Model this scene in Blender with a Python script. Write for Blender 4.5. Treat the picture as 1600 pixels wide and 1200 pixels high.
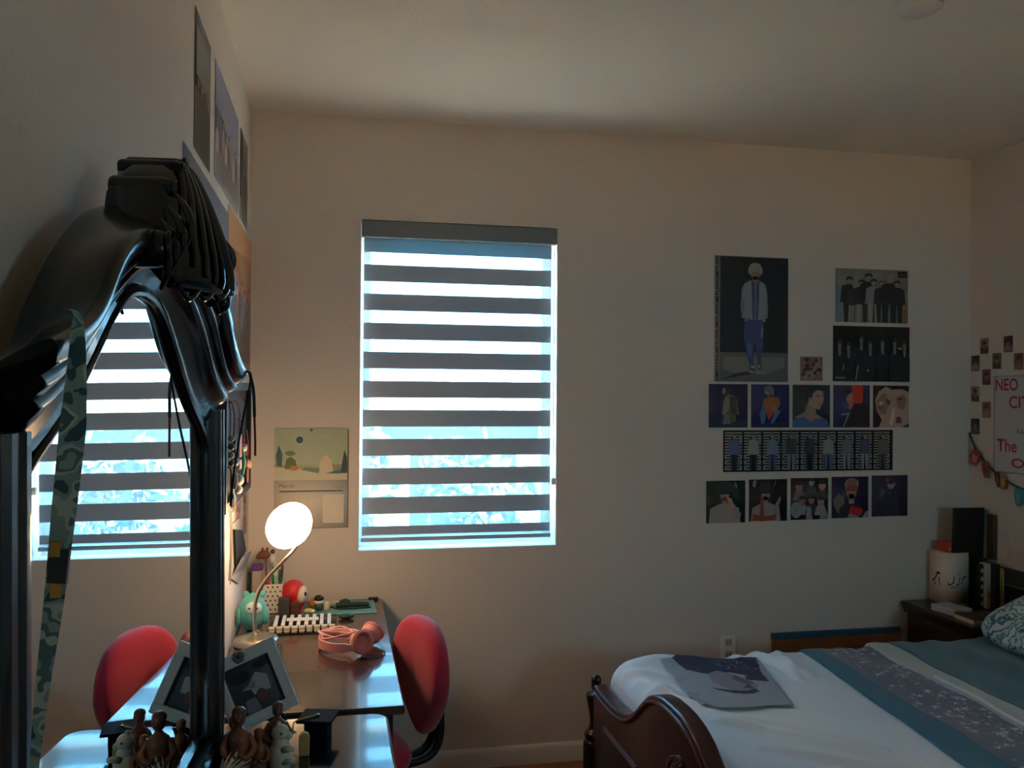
import bpy, math, random
from mathutils import Vector, Matrix
import numpy as np
for _o in list(bpy.data.objects): bpy.data.objects.remove(_o)
S = bpy.context.scene; COL = S.collection
# ------------------------------------------------------------------ camera
def set_camera(loc, yaw, pitch, roll, f_px):
    y, p, r = map(math.radians, (yaw, pitch, roll))
    fw = Vector((math.sin(y)*math.cos(p), math.cos(y)*math.cos(p), math.sin(p)))
    rt = Vector((math.cos(y), -math.sin(y), 0)); up = rt.cross(fw)
    rt, up = rt*math.cos(r)+up*math.sin(r), -rt*math.sin(r)+up*math.cos(r)
    cd = bpy.data.cameras.new('camera'); co = bpy.data.objects.new('camera', cd); COL.objects.link(co)
    co.matrix_world = Matrix(((rt.x, up.x, -fw.x, loc[0]), (rt.y, up.y, -fw.y, loc[1]), (rt.z, up.z, -fw.z, loc[2]), (0, 0, 0, 1)))
    cd.sensor_fit = 'HORIZONTAL'; cd.sensor_width = 36; cd.lens = f_px/1600*36
    cd.clip_start = .02; cd.clip_end = 200
    S.camera = co
set_camera((.3448, -3.613, 1.5981), 11.5802, .5523, .3962, 1337.3)
# ------------------------------------------------------------------ light and exposure
S.view_settings.view_transform = 'Standard'; S.view_settings.look = 'None'
S.view_settings.gamma = 1; S.view_settings.use_curve_mapping = False
S.view_settings.exposure = 0.68
S.cycles.max_bounces = 14; S.cycles.diffuse_bounces = 8; S.cycles.glossy_bounces = 6
S.cycles.transparent_max_bounces = 16; S.cycles.caustics_reflective = False; S.cycles.caustics_refractive = False
S.cycles.use_denoising = True; S.cycles.sample_clamp_indirect = 12
SKY_ZENITH = (.15, .52, 1.0); SKY_HORIZON = (.25, .64, .98); SKY_STRENGTH = 15.0
def set_world():
    w = bpy.data.worlds.new('sky'); S.world = w; w.use_nodes = True
    nt = w.node_tree; nt.nodes.clear()
    out = nt.nodes.new('ShaderNodeOutputWorld'); bg = nt.nodes.new('ShaderNodeBackground')
    tc = nt.nodes.new('ShaderNodeTexCoord'); sx = nt.nodes.new('ShaderNodeSeparateXYZ'); cr = nt.nodes.new('ShaderNodeValToRGB')
    nt.links.new(tc.outputs['Generated'], sx.inputs[0]); nt.links.new(sx.outputs['Z'], cr.inputs[0])
    cr.color_ramp.elements[0].position = 0.0; cr.color_ramp.elements[0].color = (*SKY_HORIZON, 1)
    cr.color_ramp.elements[1].position = .7; cr.color_ramp.elements[1].color = (*SKY_ZENITH, 1)
    nt.links.new(cr.outputs[0], bg.inputs[0]); bg.inputs[1].default_value = SKY_STRENGTH
    nt.links.new(bg.outputs[0], out.inputs[0])
set_world()
def add_light(name, kind, loc, direction, **kw):
    l = bpy.data.lights.new(name, kind); o = bpy.data.objects.new(name, l); COL.objects.link(o)
    o.location = loc; o.rotation_euler = Vector(direction).to_track_quat('-Z', 'Y').to_euler()
    for k, v in kw.items(): setattr(l, k, v)
    return o
add_light('sun', 'SUN', (9, 0, 9), (-.75, 0, -.66), energy=95, color=(1, .84, .62), angle=.01)
_p = add_light('window_portal', 'AREA', (.862, .16, 1.625), (0, -1, 0), shape='RECTANGLE', size=.86, size_y=1.42, energy=1)
_p.data.cycles.is_portal = True
_p = add_light('added_window_portal', 'AREA', (2.45, -4.83, 1.7), (0, 1, 0), shape='RECTANGLE', size=.6, size_y=.6, energy=1)  # portal for the added window behind the camera
_p.data.cycles.is_portal = True
LAMP_STRENGTH = 17.5
# ------------------------------------------------------------------ materials
def lin(c):
    c = c/255.0
    return c/12.92 if c <= .04045 else ((c+.055)/1.055)**2.4
MATS = {}
def mat(rgb, rough=.6, metal=0.0, spec=.5, bump=0.0, bscale=200.0, var=0.0, vscale=6.0, coat=0.0, sheen=0.0, stretch=None):
    """rgb: 0-255 sRGB paint colour"""
    key = (tuple(rgb), rough, metal, spec, bump, bscale, var, vscale, coat, sheen, stretch)
    if key in MATS: return MATS[key]
    m = bpy.data.materials.new('paint_%02x%02x%02x' % tuple(int(max(0, min(255, x))) for x in rgb)); m.use_nodes = True
    nt = m.node_tree; b = nt.nodes['Principled BSDF']
    col = (lin(rgb[0]), lin(rgb[1]), lin(rgb[2]), 1)
    b.inputs['Base Color'].default_value = col; b.inputs['Roughness'].default_value = rough
    b.inputs['Metallic'].default_value = metal; b.inputs['Specular IOR Level'].default_value = spec
    b.inputs['Coat Weight'].default_value = coat; b.inputs['Sheen Weight'].default_value = sheen
    if bump or var:
        tc = nt.nodes.new('ShaderNodeTexCoord'); src = tc.outputs['Object']
        if stretch:
            mp = nt.nodes.new('ShaderNodeMapping'); mp.inputs['Scale'].default_value = stretch
            nt.links.new(src, mp.inputs[0]); src = mp.outputs[0]
    if bump:
        n = nt.nodes.new('ShaderNodeTexNoise'); n.inputs['Scale'].default_value = bscale; n.inputs['Detail'].default_value = 4
        bp = nt.nodes.new('ShaderNodeBump'); bp.inputs['Strength'].default_value = bump; bp.inputs['Distance'].default_value = .004
        nt.links.new(src, n.inputs['Vector']); nt.links.new(n.outputs['Fac'], bp.inputs['Height']); nt.links.new(bp.outputs[0], b.inputs['Normal'])
    if var:
        n = nt.nodes.new('ShaderNodeTexNoise'); n.inputs['Scale'].default_value = vscale; n.inputs['Detail'].default_value = 5
        cr = nt.nodes.new('ShaderNodeValToRGB'); nt.links.new(src, n.inputs['Vector']); nt.links.new(n.outputs['Fac'], cr.inputs[0])
        cr.color_ramp.elements[0].position = .3; cr.color_ramp.elements[1].position = .7
        cr.color_ramp.elements[0].color = tuple(x*(1-var) for x in col[:3])+(1,)
        cr.color_ramp.elements[1].color = tuple(min(1, x*(1+var)) for x in col[:3])+(1,)
        nt.links.new(cr.outputs[0], b.inputs['Base Color'])
    MATS[key] = m; return m
def patch_mat(name, cols, scale, rough=.8, detail=2.0, kind='NOISE', steps=None, stretch=None):
    m = bpy.data.materials.new(name); m.use_nodes = True; nt = m.node_tree; b = nt.nodes['Principled BSDF']
    b.inputs['Roughness'].default_value = rough
    tc = nt.nodes.new('ShaderNodeTexCoord'); src = tc.outputs['Object']
    if stretch:
        mp = nt.nodes.new('ShaderNodeMapping'); mp.inputs['Scale'].default_value = stretch; nt.links.new(src, mp.inputs[0]); src = mp.outputs[0]
    if kind == 'NOISE':
        n = nt.nodes.new('ShaderNodeTexNoise'); n.inputs['Detail'].default_value = detail; o = n.outputs['Fac']
    else:
        n = nt.nodes.new('ShaderNodeTexVoronoi'); o = n.outputs['Color']
    n.inputs['Scale'].default_value = scale; nt.links.new(src, n.inputs['Vector'])
    cr = nt.nodes.new('ShaderNodeValToRGB'); cr.color_ramp.interpolation = 'CONSTANT'
    steps = steps or [i/len(cols) for i in range(len(cols))]
    while len(cr.color_ramp.elements) < len(cols): cr.color_ramp.elements.new(.5)
    for e, c, s in zip(cr.color_ramp.elements, cols, steps):
        e.position = s; e.color = (lin(c[0]), lin(c[1]), lin(c[2]), 1)
    nt.links.new(o, cr.inputs[0]); nt.links.new(cr.outputs[0], b.inputs['Base Color'])
    return m
def glow_mat(name, rgb, strength):
    m = bpy.data.materials.new(name); m.use_nodes = True; nt = m.node_tree; nt.nodes.clear()
    o = nt.nodes.new('ShaderNodeOutputMaterial'); e = nt.nodes.new('ShaderNodeEmission')
    e.inputs[0].default_value = (*rgb, 1); e.inputs[1].default_value = strength; nt.links.new(e.outputs[0], o.inputs[0]); return m
def cloth_thin(name, diffuse, trans, clear):
    """thin cloth: diffuse front, some light let through, and open weave"""
    m = bpy.data.materials.new(name); m.use_nodes = True; nt = m.node_tree; nt.nodes.clear()
    o = nt.nodes.new('ShaderNodeOutputMaterial')
    d = nt.nodes.new('ShaderNodeBsdfDiffuse'); d.inputs[0].default_value = (*diffuse, 1)
    t = nt.nodes.new('ShaderNodeBsdfTranslucent'); t.inputs[0].default_value = (*trans, 1)
    a = nt.nodes.new('ShaderNodeAddShader'); nt.links.new(d.outputs[0], a.inputs[0]); nt.links.new(t.outputs[0], a.inputs[1])
    c = nt.nodes.new('ShaderNodeBsdfTransparent'); x = nt.nodes.new('ShaderNodeMixShader'); x.inputs[0].default_value = clear
    nt.links.new(a.outputs[0], x.inputs[1]); nt.links.new(c.outputs[0], x.inputs[2]); nt.links.new(x.outputs[0], o.inputs[0]); return m
def glass_mat(name, tint=(.9, .95, .95)):
    m = bpy.data.materials.new(name); m.use_nodes = True; nt = m.node_tree; nt.nodes.clear()
    o = nt.nodes.new('ShaderNodeOutputMaterial'); t = nt.nodes.new('ShaderNodeBsdfTransparent'); t.inputs[0].default_value = (*tint, 1)
    g = nt.nodes.new('ShaderNodeBsdfGlossy'); g.inputs['Roughness'].default_value = .02
    x = nt.nodes.new('ShaderNodeMixShader'); x.inputs[0].default_value = .06
    nt.links.new(t.outputs[0], x.inputs[1]); nt.links.new(g.outputs[0], x.inputs[2]); nt.links.new(x.outputs[0], o.inputs[0]); return m
# ------------------------------------------------------------------ mesh builder
class MB:
    def __init__(s): s.v = []; s.f = []; s.m = []; s.mats = []
    def mi(s, m):
        if m not in s.mats: s.mats.append(m)
        return s.mats.index(m)
    def add(s, vs, fs, m):
        b = len(s.v); k = s.mi(m); s.v += [Vector(x) for x in vs]
        for f in fs: s.f.append([b+i for i in f]); s.m.append(k)
        return s
    def box(s, x0, y0, z0, x1, y1, z1, m, tf=None):
        vs = [Vector((x, y, z)) for x in (x0, x1) for y in (y0, y1) for z in (z0, z1)]
        if tf: vs = [tf @ v for v in vs]
        return s.add(vs, [(0, 1, 3, 2), (4, 6, 7, 5), (0, 4, 5, 1), (2, 3, 7, 6), (0, 2, 6, 4), (1, 5, 7, 3)], m)
    def rbox(s, x0, y0, z0, x1, y1, z1, m, r=.005, tf=None, seg=3):
        """box with rounded vertical corners and softened top and bottom rims"""
        pts = []
        for cx, cy, a0 in ((x1-r, y1-r, 0), (x0+r, y1-r, 90), (x0+r, y0+r, 180), (x1-r, y0+r, 270)):
            for i in range(seg+1):
                a = math.radians(a0+90*i/seg); pts.append((cx, cy, math.cos(a), math.sin(a)))
        e = min(r*.5, (z1-z0)*.3); rings = []
        for z, k in ((z0, r-e), (z0+e, r), (z1-e, r), (z1, r-e)):
            rings.append([Vector((cx+k*c, cy+k*d, z)) for cx, cy, c, d in pts])
        return s.loft(rings, m, tf=tf)
    def loft(s, rings, m, cap=True, closed=True, tf=None):
        n = len(rings[0]); vs = [tf @ Vector(p) if tf else Vector(p) for r in rings for p in r]; fs = []
        for i in range(len(rings)-1):
            for j in range(n if closed else n-1):
                a, b = i*n+j, i*n+(j+1) % n; fs.append((a, b, b+n, a+n))
        if cap: fs.append(tuple(reversed(range(n)))); fs.append(tuple(range((len(rings)-1)*n, len(rings)*n)))
        return s.add(vs, fs, m)
    def tube(s, path, r, m, n=10, cap=True):
        P = [Vector(p) for p in path]; R = r if isinstance(r, (list, tuple)) else [r]*len(P); rings = []; ref = None
        for i, p in enumerate(P):
            t = (P[min(i+1, len(P)-1)]-P[max(i-1, 0)]).normalized()
            if ref is None: ref = Vector((0, 0, 1)) if abs(t.z) < .9 else Vector((1, 0, 0))
            ref = (ref-t*ref.dot(t)).normalized(); b = t.cross(ref)
            rings.append([p+(ref*math.cos(2*math.pi*k/n)+b*math.sin(2*math.pi*k/n))*R[i] for k in range(n)])
        return s.loft(rings, m, cap)
    def strip(s, path, width_dir, w, th_dir, th, m):
        """flat ribbon along a path; w may be a list"""
        W = w if isinstance(w, (list, tuple)) else [w]*len(path); rings = []
        wd = Vector(width_dir).normalized(); td = Vector(th_dir).normalized()
        for p, k in zip(path, W):
            p = Vector(p); rings.append([p-wd*k/2-td*th/2, p+wd*k/2-td*th/2, p+wd*k/2+td*th/2, p-wd*k/2+td*th/2])
        return s.loft(rings, m)
    def lathe(s, prof, c, m, n=28, axis=(0, 0, 1)):
        q = Vector((0, 0, 1)).rotation_difference(Vector(axis)); c = Vector(c); rings = []
        for r, z in prof: rings.append([c+q @ Vector((max(r, 1e-4)*math.cos(2*math.pi*k/n), max(r, 1e-4)*math.sin(2*math.pi*k/n), z)) for k in range(n)])
        return s.loft(rings, m)
    def ball(s, c, r, m, nu=18, nv=12, tf=None, bend=None):
        r = (r, r, r) if not isinstance(r, (list, tuple)) else r; rings = []
        for i in range(nv+1):
            a = math.pi*i/nv; k = max(math.sin(a), 1e-3)
            rings.append([Vector((r[0]*k*math.cos(2*math.pi*j/nu), r[1]*k*math.sin(2*math.pi*j/nu), -r[2]*math.cos(a))) for j in range(nu)])
        M = Matrix.Translation(Vector(c)) @ (tf if tf else Matrix())
        return s.loft(rings, m, tf=M)
    def poly(s, pts, m): return s.add(pts, [tuple(range(len(pts)))], m)
    def prism(s, pts, d, m):
        """pts planar polygon, extruded by vector d"""
        d = Vector(d); n = len(pts); P = [Vector(p) for p in pts]
        return s.loft([P, [p+d for p in P]], m)
    def build(s, name, parent=None, sharp=38, bevel=0, subsurf=0, origin=None):
        if parent is not None: o0 = WL[parent.name]
        elif origin is not None: o0 = Vector(origin)
        else:
            xs = np.array([tuple(v) for v in s.v]); o0 = Vector(((xs[:, 0].min()+xs[:, 0].max())/2, (xs[:, 1].min()+xs[:, 1].max())/2, xs[:, 2].min()))
        me = bpy.data.meshes.new(name); me.from_pydata([tuple(v-o0) for v in s.v], [], s.f)
        for m in s.mats: me.materials.append(m)
        me.polygons.foreach_set('material_index', s.m); me.polygons.foreach_set('use_smooth', [True]*len(s.f))
        import bmesh
        bm = bmesh.new(); bm.from_mesh(me); bmesh.ops.recalc_face_normals(bm, faces=bm.faces); bm.to_mesh(me); bm.free()
        me.update()
        if sharp is not None: me.set_sharp_from_angle(angle=math.radians(sharp))
        o = bpy.data.objects.new(name, me); COL.objects.link(o)
        if parent is not None: o.parent = parent; WL[o.name] = o0
        else: o.location = o0; WL[o.name] = o0
        if bevel:
            b = o.modifiers.new('bevel', 'BEVEL'); b.width = bevel; b.segments = 2; b.limit_method = 'ANGLE'; b.angle_limit = math.radians(50)
        if subsurf:
            b = o.modifiers.new('smooth', 'SUBSURF'); b.levels = subsurf; b.render_levels = subsurf
        return o
WL = {}
def tag(o, label, cat, group=None):
    o['label'] = label; o['category'] = cat
    if group: o['group'] = group
    return o
def thing(name, label, cat, loc, group=None):
    o = bpy.data.objects.new(name, None); COL.objects.link(o); o.location = loc; o.empty_display_size = .05
    WL[o.name] = Vector(loc); return tag(o, label, cat, group)
def struct(name, mb, **k):
    o = mb.build(name, **k); o['kind'] = 'structure'; return o
def crom(pts, n=8):
    P = [Vector(p) for p in pts]; P = [P[0]*2-P[1]]+P+[P[-1]*2-P[-2]]; out = []
    for i in range(1, len(P)-2):
        a, b, c, d = P[i-1:i+3]
        for k in range(n):
            t = k/n; out.append(.5*((2*b)+(c-a)*t+(2*a-5*b+4*c-d)*t*t+(3*b-a-3*c+d)*t**3))
    out.append(P[-2]); return out
def arc(c, rx, ry, a0, a1, n, f=None):
    return [(c[0]+rx*math.cos(math.radians(a0+(a1-a0)*i/n)), c[1]+ry*math.sin(math.radians(a0+(a1-a0)*i/n))) for i in range(n+1)]
def ell(cx, cy, rx, ry, n=18): return arc((cx, cy), rx, ry, 0, 360*(n-1)/n, n-1)
_txt = {}
def text_mesh(s, bold=0.0):
    """glyph outlines as 2D triangles, normalised to height 1 (capital height)"""
    if (s, bold) in _txt: return _txt[(s, bold)]
    c = bpy.data.curves.new('t', 'FONT'); c.body = s; c.size = 1; c.offset = bold; c.resolution_u = 3; o = bpy.data.objects.new('t', c); COL.objects.link(o)
    dg = bpy.context.evaluated_depsgraph_get(); me = bpy.data.meshes.new_from_object(o.evaluated_get(dg))
    v = np.array([tuple(x.co) for x in me.vertices]); f = [tuple(p.vertices) for p in me.polygons]
    bpy.data.objects.remove(o); bpy.data.curves.remove(c); bpy.data.meshes.remove(me)
    v = v[:, :2]-v[:, :2].min(0); r = (v, f, v[:, 0].max(), v[:, 1].max()); _txt[(s, bold)] = r; return r
class Sheet:
    """a printed sheet lying against a surface: U, V in-plane directions, N towards the viewer; artwork in 0..1 sheet coordinates"""
    def __init__(s, P, U, V, w, h, paper, th=.0008, gap=.0012, rough=.5):
        s.U = Vector(U).normalized(); s.V = Vector(V).normalized(); s.N = s.U.cross(s.V); s.P = Vector(P)+s.N*gap; s.w = w; s.h = h; s.mb = MB(); s.k = 1; s.th = th; s.rough = rough
        c = [s.P+s.U*(w*a)+s.V*(h*b) for a, b in ((0, 0), (1, 0), (1, 1), (0, 1))]
        s.mb.prism(c, s.N*th, mat(paper, rough))
    def pt(s, u, v): return s.P+s.U*(u*s.w)+s.V*(v*s.h)+s.N*(s.th+s.k*.00012)
    def shape(s, col, *polys):
        m = mat(col, s.rough) if isinstance(col, tuple) else col
        for p in polys:
            s.mb.poly([s.pt(min(1, max(0, u)), min(1, max(0, v))) for u, v in p], m)
        s.k += 1; return s
    def rect(s, col, *rs):
        return s.shape(col, *[[(a, b), (c, b), (c, d), (a, d)] for a, b, c, d in rs])
    def text(s, string, col, u, v, hgt, rot=0, width=None, bold=0.0):
        """hgt as a share of sheet height; rot in degrees (90 = reading upwards)"""
        tv, tf, tw, th = text_mesh(string, bold); k = hgt*s.h/th; kx = (width*(s.w if rot == 0 else s.h)/tw) if width else k
        c, d = math.cos(math.radians(rot)), math.sin(math.radians(rot)); m = mat(col, s.rough)
        vs = [s.pt(u, v)+s.U*((x*kx)*c-(y*k)*d)+s.V*((x*kx)*d+(y*k)*c) for x, y in tv]
        s.mb.add(vs, tf, m); s.k += 1; return s
    def person(s, cx, base, h, hair, skin, top, legs, wide=.3, asp=1.0, sleeves=None):
        """small full-length printed figure; h in sheet heights"""
        q = h*s.h/s.w*asp
        def P(x, y): return (cx+x*q, base+y*h)
        s.shape(legs, [P(-.10, .0), P(-.03, .0), P(-.01, .45), P(-.12, .47)], [P(.03, .0), P(.10, .0), P(.12, .47), P(.01, .45)])
        s.shape(top, [P(-.13, .42), P(.13, .42), P(.16, .60), P(.15, .78), P(.06, .83), P(-.06, .83), P(-.15, .78), P(-.16, .60)])
        s.shape(sleeves or top, [P(-.15, .79), P(-.10, .79), P(-.12, .45), P(-.18, .42)], [P(.10, .79), P(.15, .79), P(.18, .42), P(.12, .45)])
        s.shape(skin, ell(P(0, .90)[0], P(0, .90)[1], .055*q, .065*h))
        s.shape(hair, [P(-.065, .90), P(-.07, .97), P(-.02, 1.0), P(.04, 1.0), P(.07, .96), P(.062, .90), P(.04, .94), P(-.03, .945)])
        return s
    def bust(s, cx, cy, r, hair, skin, top, turn=0.0, shoulder=2.1, base=0.0):
        """head and shoulders, cx cy head centre, r head half height in sheet heights"""
        q = r*s.h/s.w
        s.shape(top, [(cx-shoulder*q*1.1, base), (cx-shoulder*q, cy-r*2.1), (cx-q*.6, cy-r*1.35), (cx+q*.6, cy-r*1.35), (cx+shoulder*q, cy-r*2.1), (cx+shoulder*q*1.1, base)])
        s.shape(skin, [(cx-q*.38, cy-r*1.6), (cx+q*.38, cy-r*1.6), (cx+q*.35, cy-r*.4), (cx-q*.35, cy-r*.4)], ell(cx, cy, q*.72, r))
        s.shape(hair, arc((cx-turn*q*.15, cy+r*.15), q*.86, r*1.05, -10+turn*30, 190+turn*30, 14))
        d = tuple(x*.35 for x in skin); ex = turn*q*.3
        s.shape(d, ell(cx-q*.3+ex, cy+r*.02, q*.12, r*.06, 8), ell(cx+q*.3+ex, cy+r*.02, q*.12, r*.06, 8), ell(cx+ex, cy-r*.5, q*.2, r*.05, 8))
        return s
    def done(s, name, label, cat, group=None): return tag(s.mb.build(name, sharp=None), label, cat, group)
BACK = ((1, 0, 0), (0, 0, 1)); LEFT = ((0, 1, 0), (0, 0, 1)); RIGHT = ((0, -1, 0), (0, 0, 1))
def E(r, g, b, k=2.2):
    """photo colour under the dim wall light -> print colour"""
    q = 1-.36*min(1, max(0, (max(r, g, b)-72)/60)); r, g, b = r*q, g*q, b*q
    f = lambda x: min(1, lin(x)*k*2.0); g_ = lambda x: 255*((1.055*x**(1/2.4)-.055) if x > .0031308 else 12.92*x)
    return tuple(round(g_(f(c))) for c in (r, g, b))
#@@SETTING
# ================================================================== the setting
RW, RH, RD = 3.352, 2.74, -4.7
WALL = mat((229, 219, 210), .85, spec=.25, bump=.25, bscale=90)
CEIL = mat((236, 229, 217), .9, spec=.2, bump=.3, bscale=110)
WHITE = mat((232, 231, 226), .45)
WX0, WX1, WZ0, WZ1, WT = .440, 1.284, .9354, 2.3151, .16
b = MB()
b.box(-.15, 0, 0, WX0, WT, RH, WALL).box(WX1, 0, 0, RW+.15, WT, RH, WALL).box(WX0, 0, 0, WX1, WT, WZ0, WALL).box(WX0, 0, WZ1, WX1, WT, RH, WALL)
struct('wall_back', b, origin=(0, 0, 0))
struct('wall_left', MB().box(-.15, RD-.15, 0, 0, 0, RH, WALL))
struct('wall_right', MB().box(RW, RD-.15, 0, RW+.15, 0, RH, WALL))
b = MB(); V0, V1, V2, V3 = 2.15, 2.75, 1.4, 2.0  # front wall, with an opening cut for the added fill window
b.box(0, RD-.15, 0, V0, RD, RH, WALL).box(V1, RD-.15, 0, RW, RD, RH, WALL).box(V0, RD-.15, 0, V1, RD, V2, WALL).box(V0, RD-.15, V3, V1, RD, RH, WALL)
struct('wall_front', b)
struct('ceiling', MB().box(-.15, RD-.15, RH, RW+.15, WT, RH+.2, CEIL))
FLOOR = mat((150, 96, 58), .45, var=.25, vscale=3, stretch=(1, 9, 1))
struct('floor', MB().box(-.15, RD-.15, -.2, RW+.15, WT, 0, FLOOR))
def baseboard(name, x0, y0, x1, y1):
    dx, dy = x1-x0, y1-y0; b = MB(); L = math.hypot(dx, dy); ux, uy = dx/L, dy/L; nx, ny = uy, -ux
    prof = [(0, 0), (.014, 0), (.014, .062), (.010, .072), (.006, .078), (0, .082)]
    b.loft([[(x0+nx*a+ux*t, y0+ny*a+uy*t, z) for a, z in prof] for t in (0, L)], WHITE)
    struct(name, b)
baseboard('baseboard_back', 0.0, 0, RW, 0)
baseboard('baseboard_left', 0, RD, 0, -.015); baseboard('baseboard_right', RW, -.015, RW, RD)
# window: vinyl frame and pane deep in the opening
wf = MB(); VIN = mat((236, 238, 238), .4)
fx0, fx1, fz0, fz1 = WX0, WX1, WZ0, WZ1
for r in ((fx0, fz0, fx0+.045, fz1), (fx1-.045, fz0, fx1, fz1), (fx0+.045, fz0, fx1-.045, fz0+.05), (fx0+.045, fz1-.05, fx1-.045, fz1), (fx0+.045, 1.60, fx1-.045, 1.635)):
    wf.box(r[0], .105, r[1], r[2], .15, r[3], VIN)
w1 = struct('window_1', wf)
for z0, z1 in ((fz0+.05, 1.60), (1.635, fz1-.05)):
    MB().box(fx0+.045, .125, z0, fx1-.045, .129, z1, glass_mat('window_glass')).build('pane', w1)
b = MB()  # unseen window, added behind the camera to brighten the room
for r in ((V0, V2, V0+.05, V3), (V1-.05, V2, V1, V3), (V0+.05, V2, V1-.05, V2+.05), (V0+.05, V3-.05, V1-.05, V3), (2.43, V2+.05, 2.47, V3-.05)):
    b.box(r[0], RD-.12, r[1], r[2], RD-.08, r[3], VIN)
w2 = struct('added_fill_window', b)
for x0, x1 in ((V0+.05, 2.43), (2.47, V1-.05)): MB().box(x0, RD-.102, V2+.05, x1, RD-.098, V3-.05, glass_mat('warm_fill_glass', (1.0, .92, .81))).build('pane', w2)  # panes tinted to warm the added fill light
# outside
struct('ground', MB().box(-40, -40, -3.2, 40, 60, -3.0, mat((214, 190, 158), .9, var=.15, vscale=.6)))
#@@OUT
hs = thing('neighbour_house', 'pale sunlit house across the yard seen through the window blind', 'house', (1.5, 9, -3))
hw = mat((58, 94, 108), .9)
b = MB(); b.box(-5, 9, -3, 6.5, 15, 1.3, hw); b.build('wall', hs)
b = MB(); b.loft([[(-5.4, 8.5, 1.3), (6.9, 8.5, 1.3), (6.9, 15.5, 1.3), (-5.4, 15.5, 1.3)], [(-3.5, 11.5, 1.95), (5, 11.5, 1.95), (5, 12.5, 1.95), (-3.5, 12.5, 1.95)]], mat((150, 150, 148), .9)); b.build('roof', hs)
for x in (-2.6, .2, 3.0):
    b = MB(); b.box(x, 8.93, -.8, x+1.2, 9.02, .7, mat((240, 240, 238), .6)); w = b.build('window', hs)
    MB().box(x+.1, 8.90, -.7, x+1.1, 8.96, .6, mat((120, 150, 170), .2)).build('pane', w)
def tree(x, y, h, r, lab, seed):
    t = thing('garden_tree', lab, 'tree', (x, y, -3)); rng = random.Random(seed)
    MB().tube([(x, y, -3), (x+.05, y, -1.5), (x, y, h-r)], [.12, .09, .05], mat((110, 90, 70), .9)).build('trunk', t)
    b = MB(); lm = mat((68, 102, 98), .8)
    for i in range(420):
        d = Vector((rng.gauss(0, 1), rng.gauss(0, 1), rng.gauss(0, 1))).normalized()*r*rng.uniform(.35, 1); d.z *= 1.1
        c = Vector((x, y, h-r))+d; u = Vector((rng.gauss(0, 1), rng.gauss(0, 1), rng.gauss(0, 1))).normalized(); v = u.orthogonal().normalized()
        L = r*.16; b.add([c-u*L, c+v*L*.5, c+u*L, c-v*L*.5], [(0, 1, 2, 3)], lm)
    b.build('crown', t, sharp=None)
tree(.3, 5.0, 1.45, .65, 'leafy tree nearest the left edge of the window, behind the blind', 1)
tree(1.7, 5.2, 1.2, .6, 'leafy tree outside behind the middle of the blind', 2)
tree(3.3, 6.2, 1.25, .7, 'leafy tree outside nearest the right edge of the window', 3)
#@@BLIND
# ================================================================== zebra blind
BL = thing('zebra_blind', 'grey striped zebra roller blind hanging in the window', 'window blind', (.862, .03, WZ0+.03))
GREY = mat((128, 136, 142), .7)
b = MB(); b.rbox(WX0+.004, -.004, 2.243, WX1-.002, .075, 2.312, GREY, r=.004); b.build('cassette', BL)
DARK = cloth_thin('blind_opaque_cloth', (.40, .44, .475), (.001, .002, .003), .0)
TOPB = cloth_thin('blind_single_cloth', (.26, .28, .29), (.004, .014, .022), .0)
SHEER = cloth_thin('blind_sheer_cloth', (.25, .26, .26), (.08, .10, .11), .45)
b = MB(); x0, x1, yb = .453, 1.264, .032
edges = []
for k in range(8, -5, -1):
    t = 1.2748+k*.1225; edges.append((t, t-.0705))
z = 2.252
for t, bt in edges:
    if t > z: t = z
    if bt < .993: bt = .993
    if t < .993: break
    if z-t > .001: b.poly([(x0, yb, t), (x1, yb, t), (x1, yb, z), (x0, yb, z)], SHEER)
    b.poly([(x0, yb, bt), (x1, yb, bt), (x1, yb, t), (x0, yb, t)], TOPB if t > 2.15 else DARK); z = bt
    if bt <= .993: break
if z > .985: b.poly([(x0, yb, .985), (x1, yb, .985), (x1, yb, z), (x0, yb, z)], SHEER)
b.build('striped_cloth', BL, sharp=None)
b = MB(); b.rbox(x0-.004, 0.024, .966, x1+.004, .042, .984, mat((176, 180, 184), .5), r=.004); b.build('bottom_rail', BL)
b = MB(); b.tube([(1.274, .02, 2.22), (1.274, .02, 1.22)], .0016, WHITE, 6); b.tube([(1.279, .03, 2.22), (1.279, .03, 1.22)], .0016, WHITE, 6)
b.rbox(1.268, .012, 1.195, 1.283, .036, 1.225, WHITE, r=.003); b.build('cord', BL)
#@@MIRROR
# ================================================================== dresser and its carved mirror
LACQ = mat((14, 11, 13), .2, spec=.45, coat=.12); LACQ2 = mat((34, 22, 20), .32)
DZ = .872
DR = thing('dresser', 'black lacquered dresser under the carved mirror, top shining blue', 'dresser', (.235, -2.33, 0))
DTOP = mat((24, 22, 23), .13, spec=.8, coat=.5)
def dresser_outline(k=0.0):
    # back edge along the wall, serpentine front
    pts = [(.02-k*0, -3.06-k), (.02, -1.650+k)]
    pts += [(.40, -1.650+k)]
    for a in range(0, 91, 15): pts.append((.432+k+.032*math.sin(math.radians(a)), -1.682+.032*math.cos(math.radians(a))+k))
    for i in range(1, 25):
        t = i/24; pts.append((.464+k+.03*math.sin(math.pi*max(0, t-.12)/.88)**2, -1.69-1.32*t))
    pts += [(.46+k, -3.04-k), (.43, -3.06-k)]
    return pts
b = MB(); o0, o1 = dresser_outline(), dresser_outline(-.006)
b.loft([[(x, y, z) for x, y in o] for o, z in ((o1, DZ-.028), (o0, DZ-.022), (o0, DZ-.005), (o1, DZ))], DTOP); b.build('top', DR, sharp=12)
b = MB(); o2 = dresser_outline(-.03)
b.loft([[(x, y, z) for x, y in o2] for z in (.12, DZ-.029)], LACQ2); b.build('body', DR)
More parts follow.
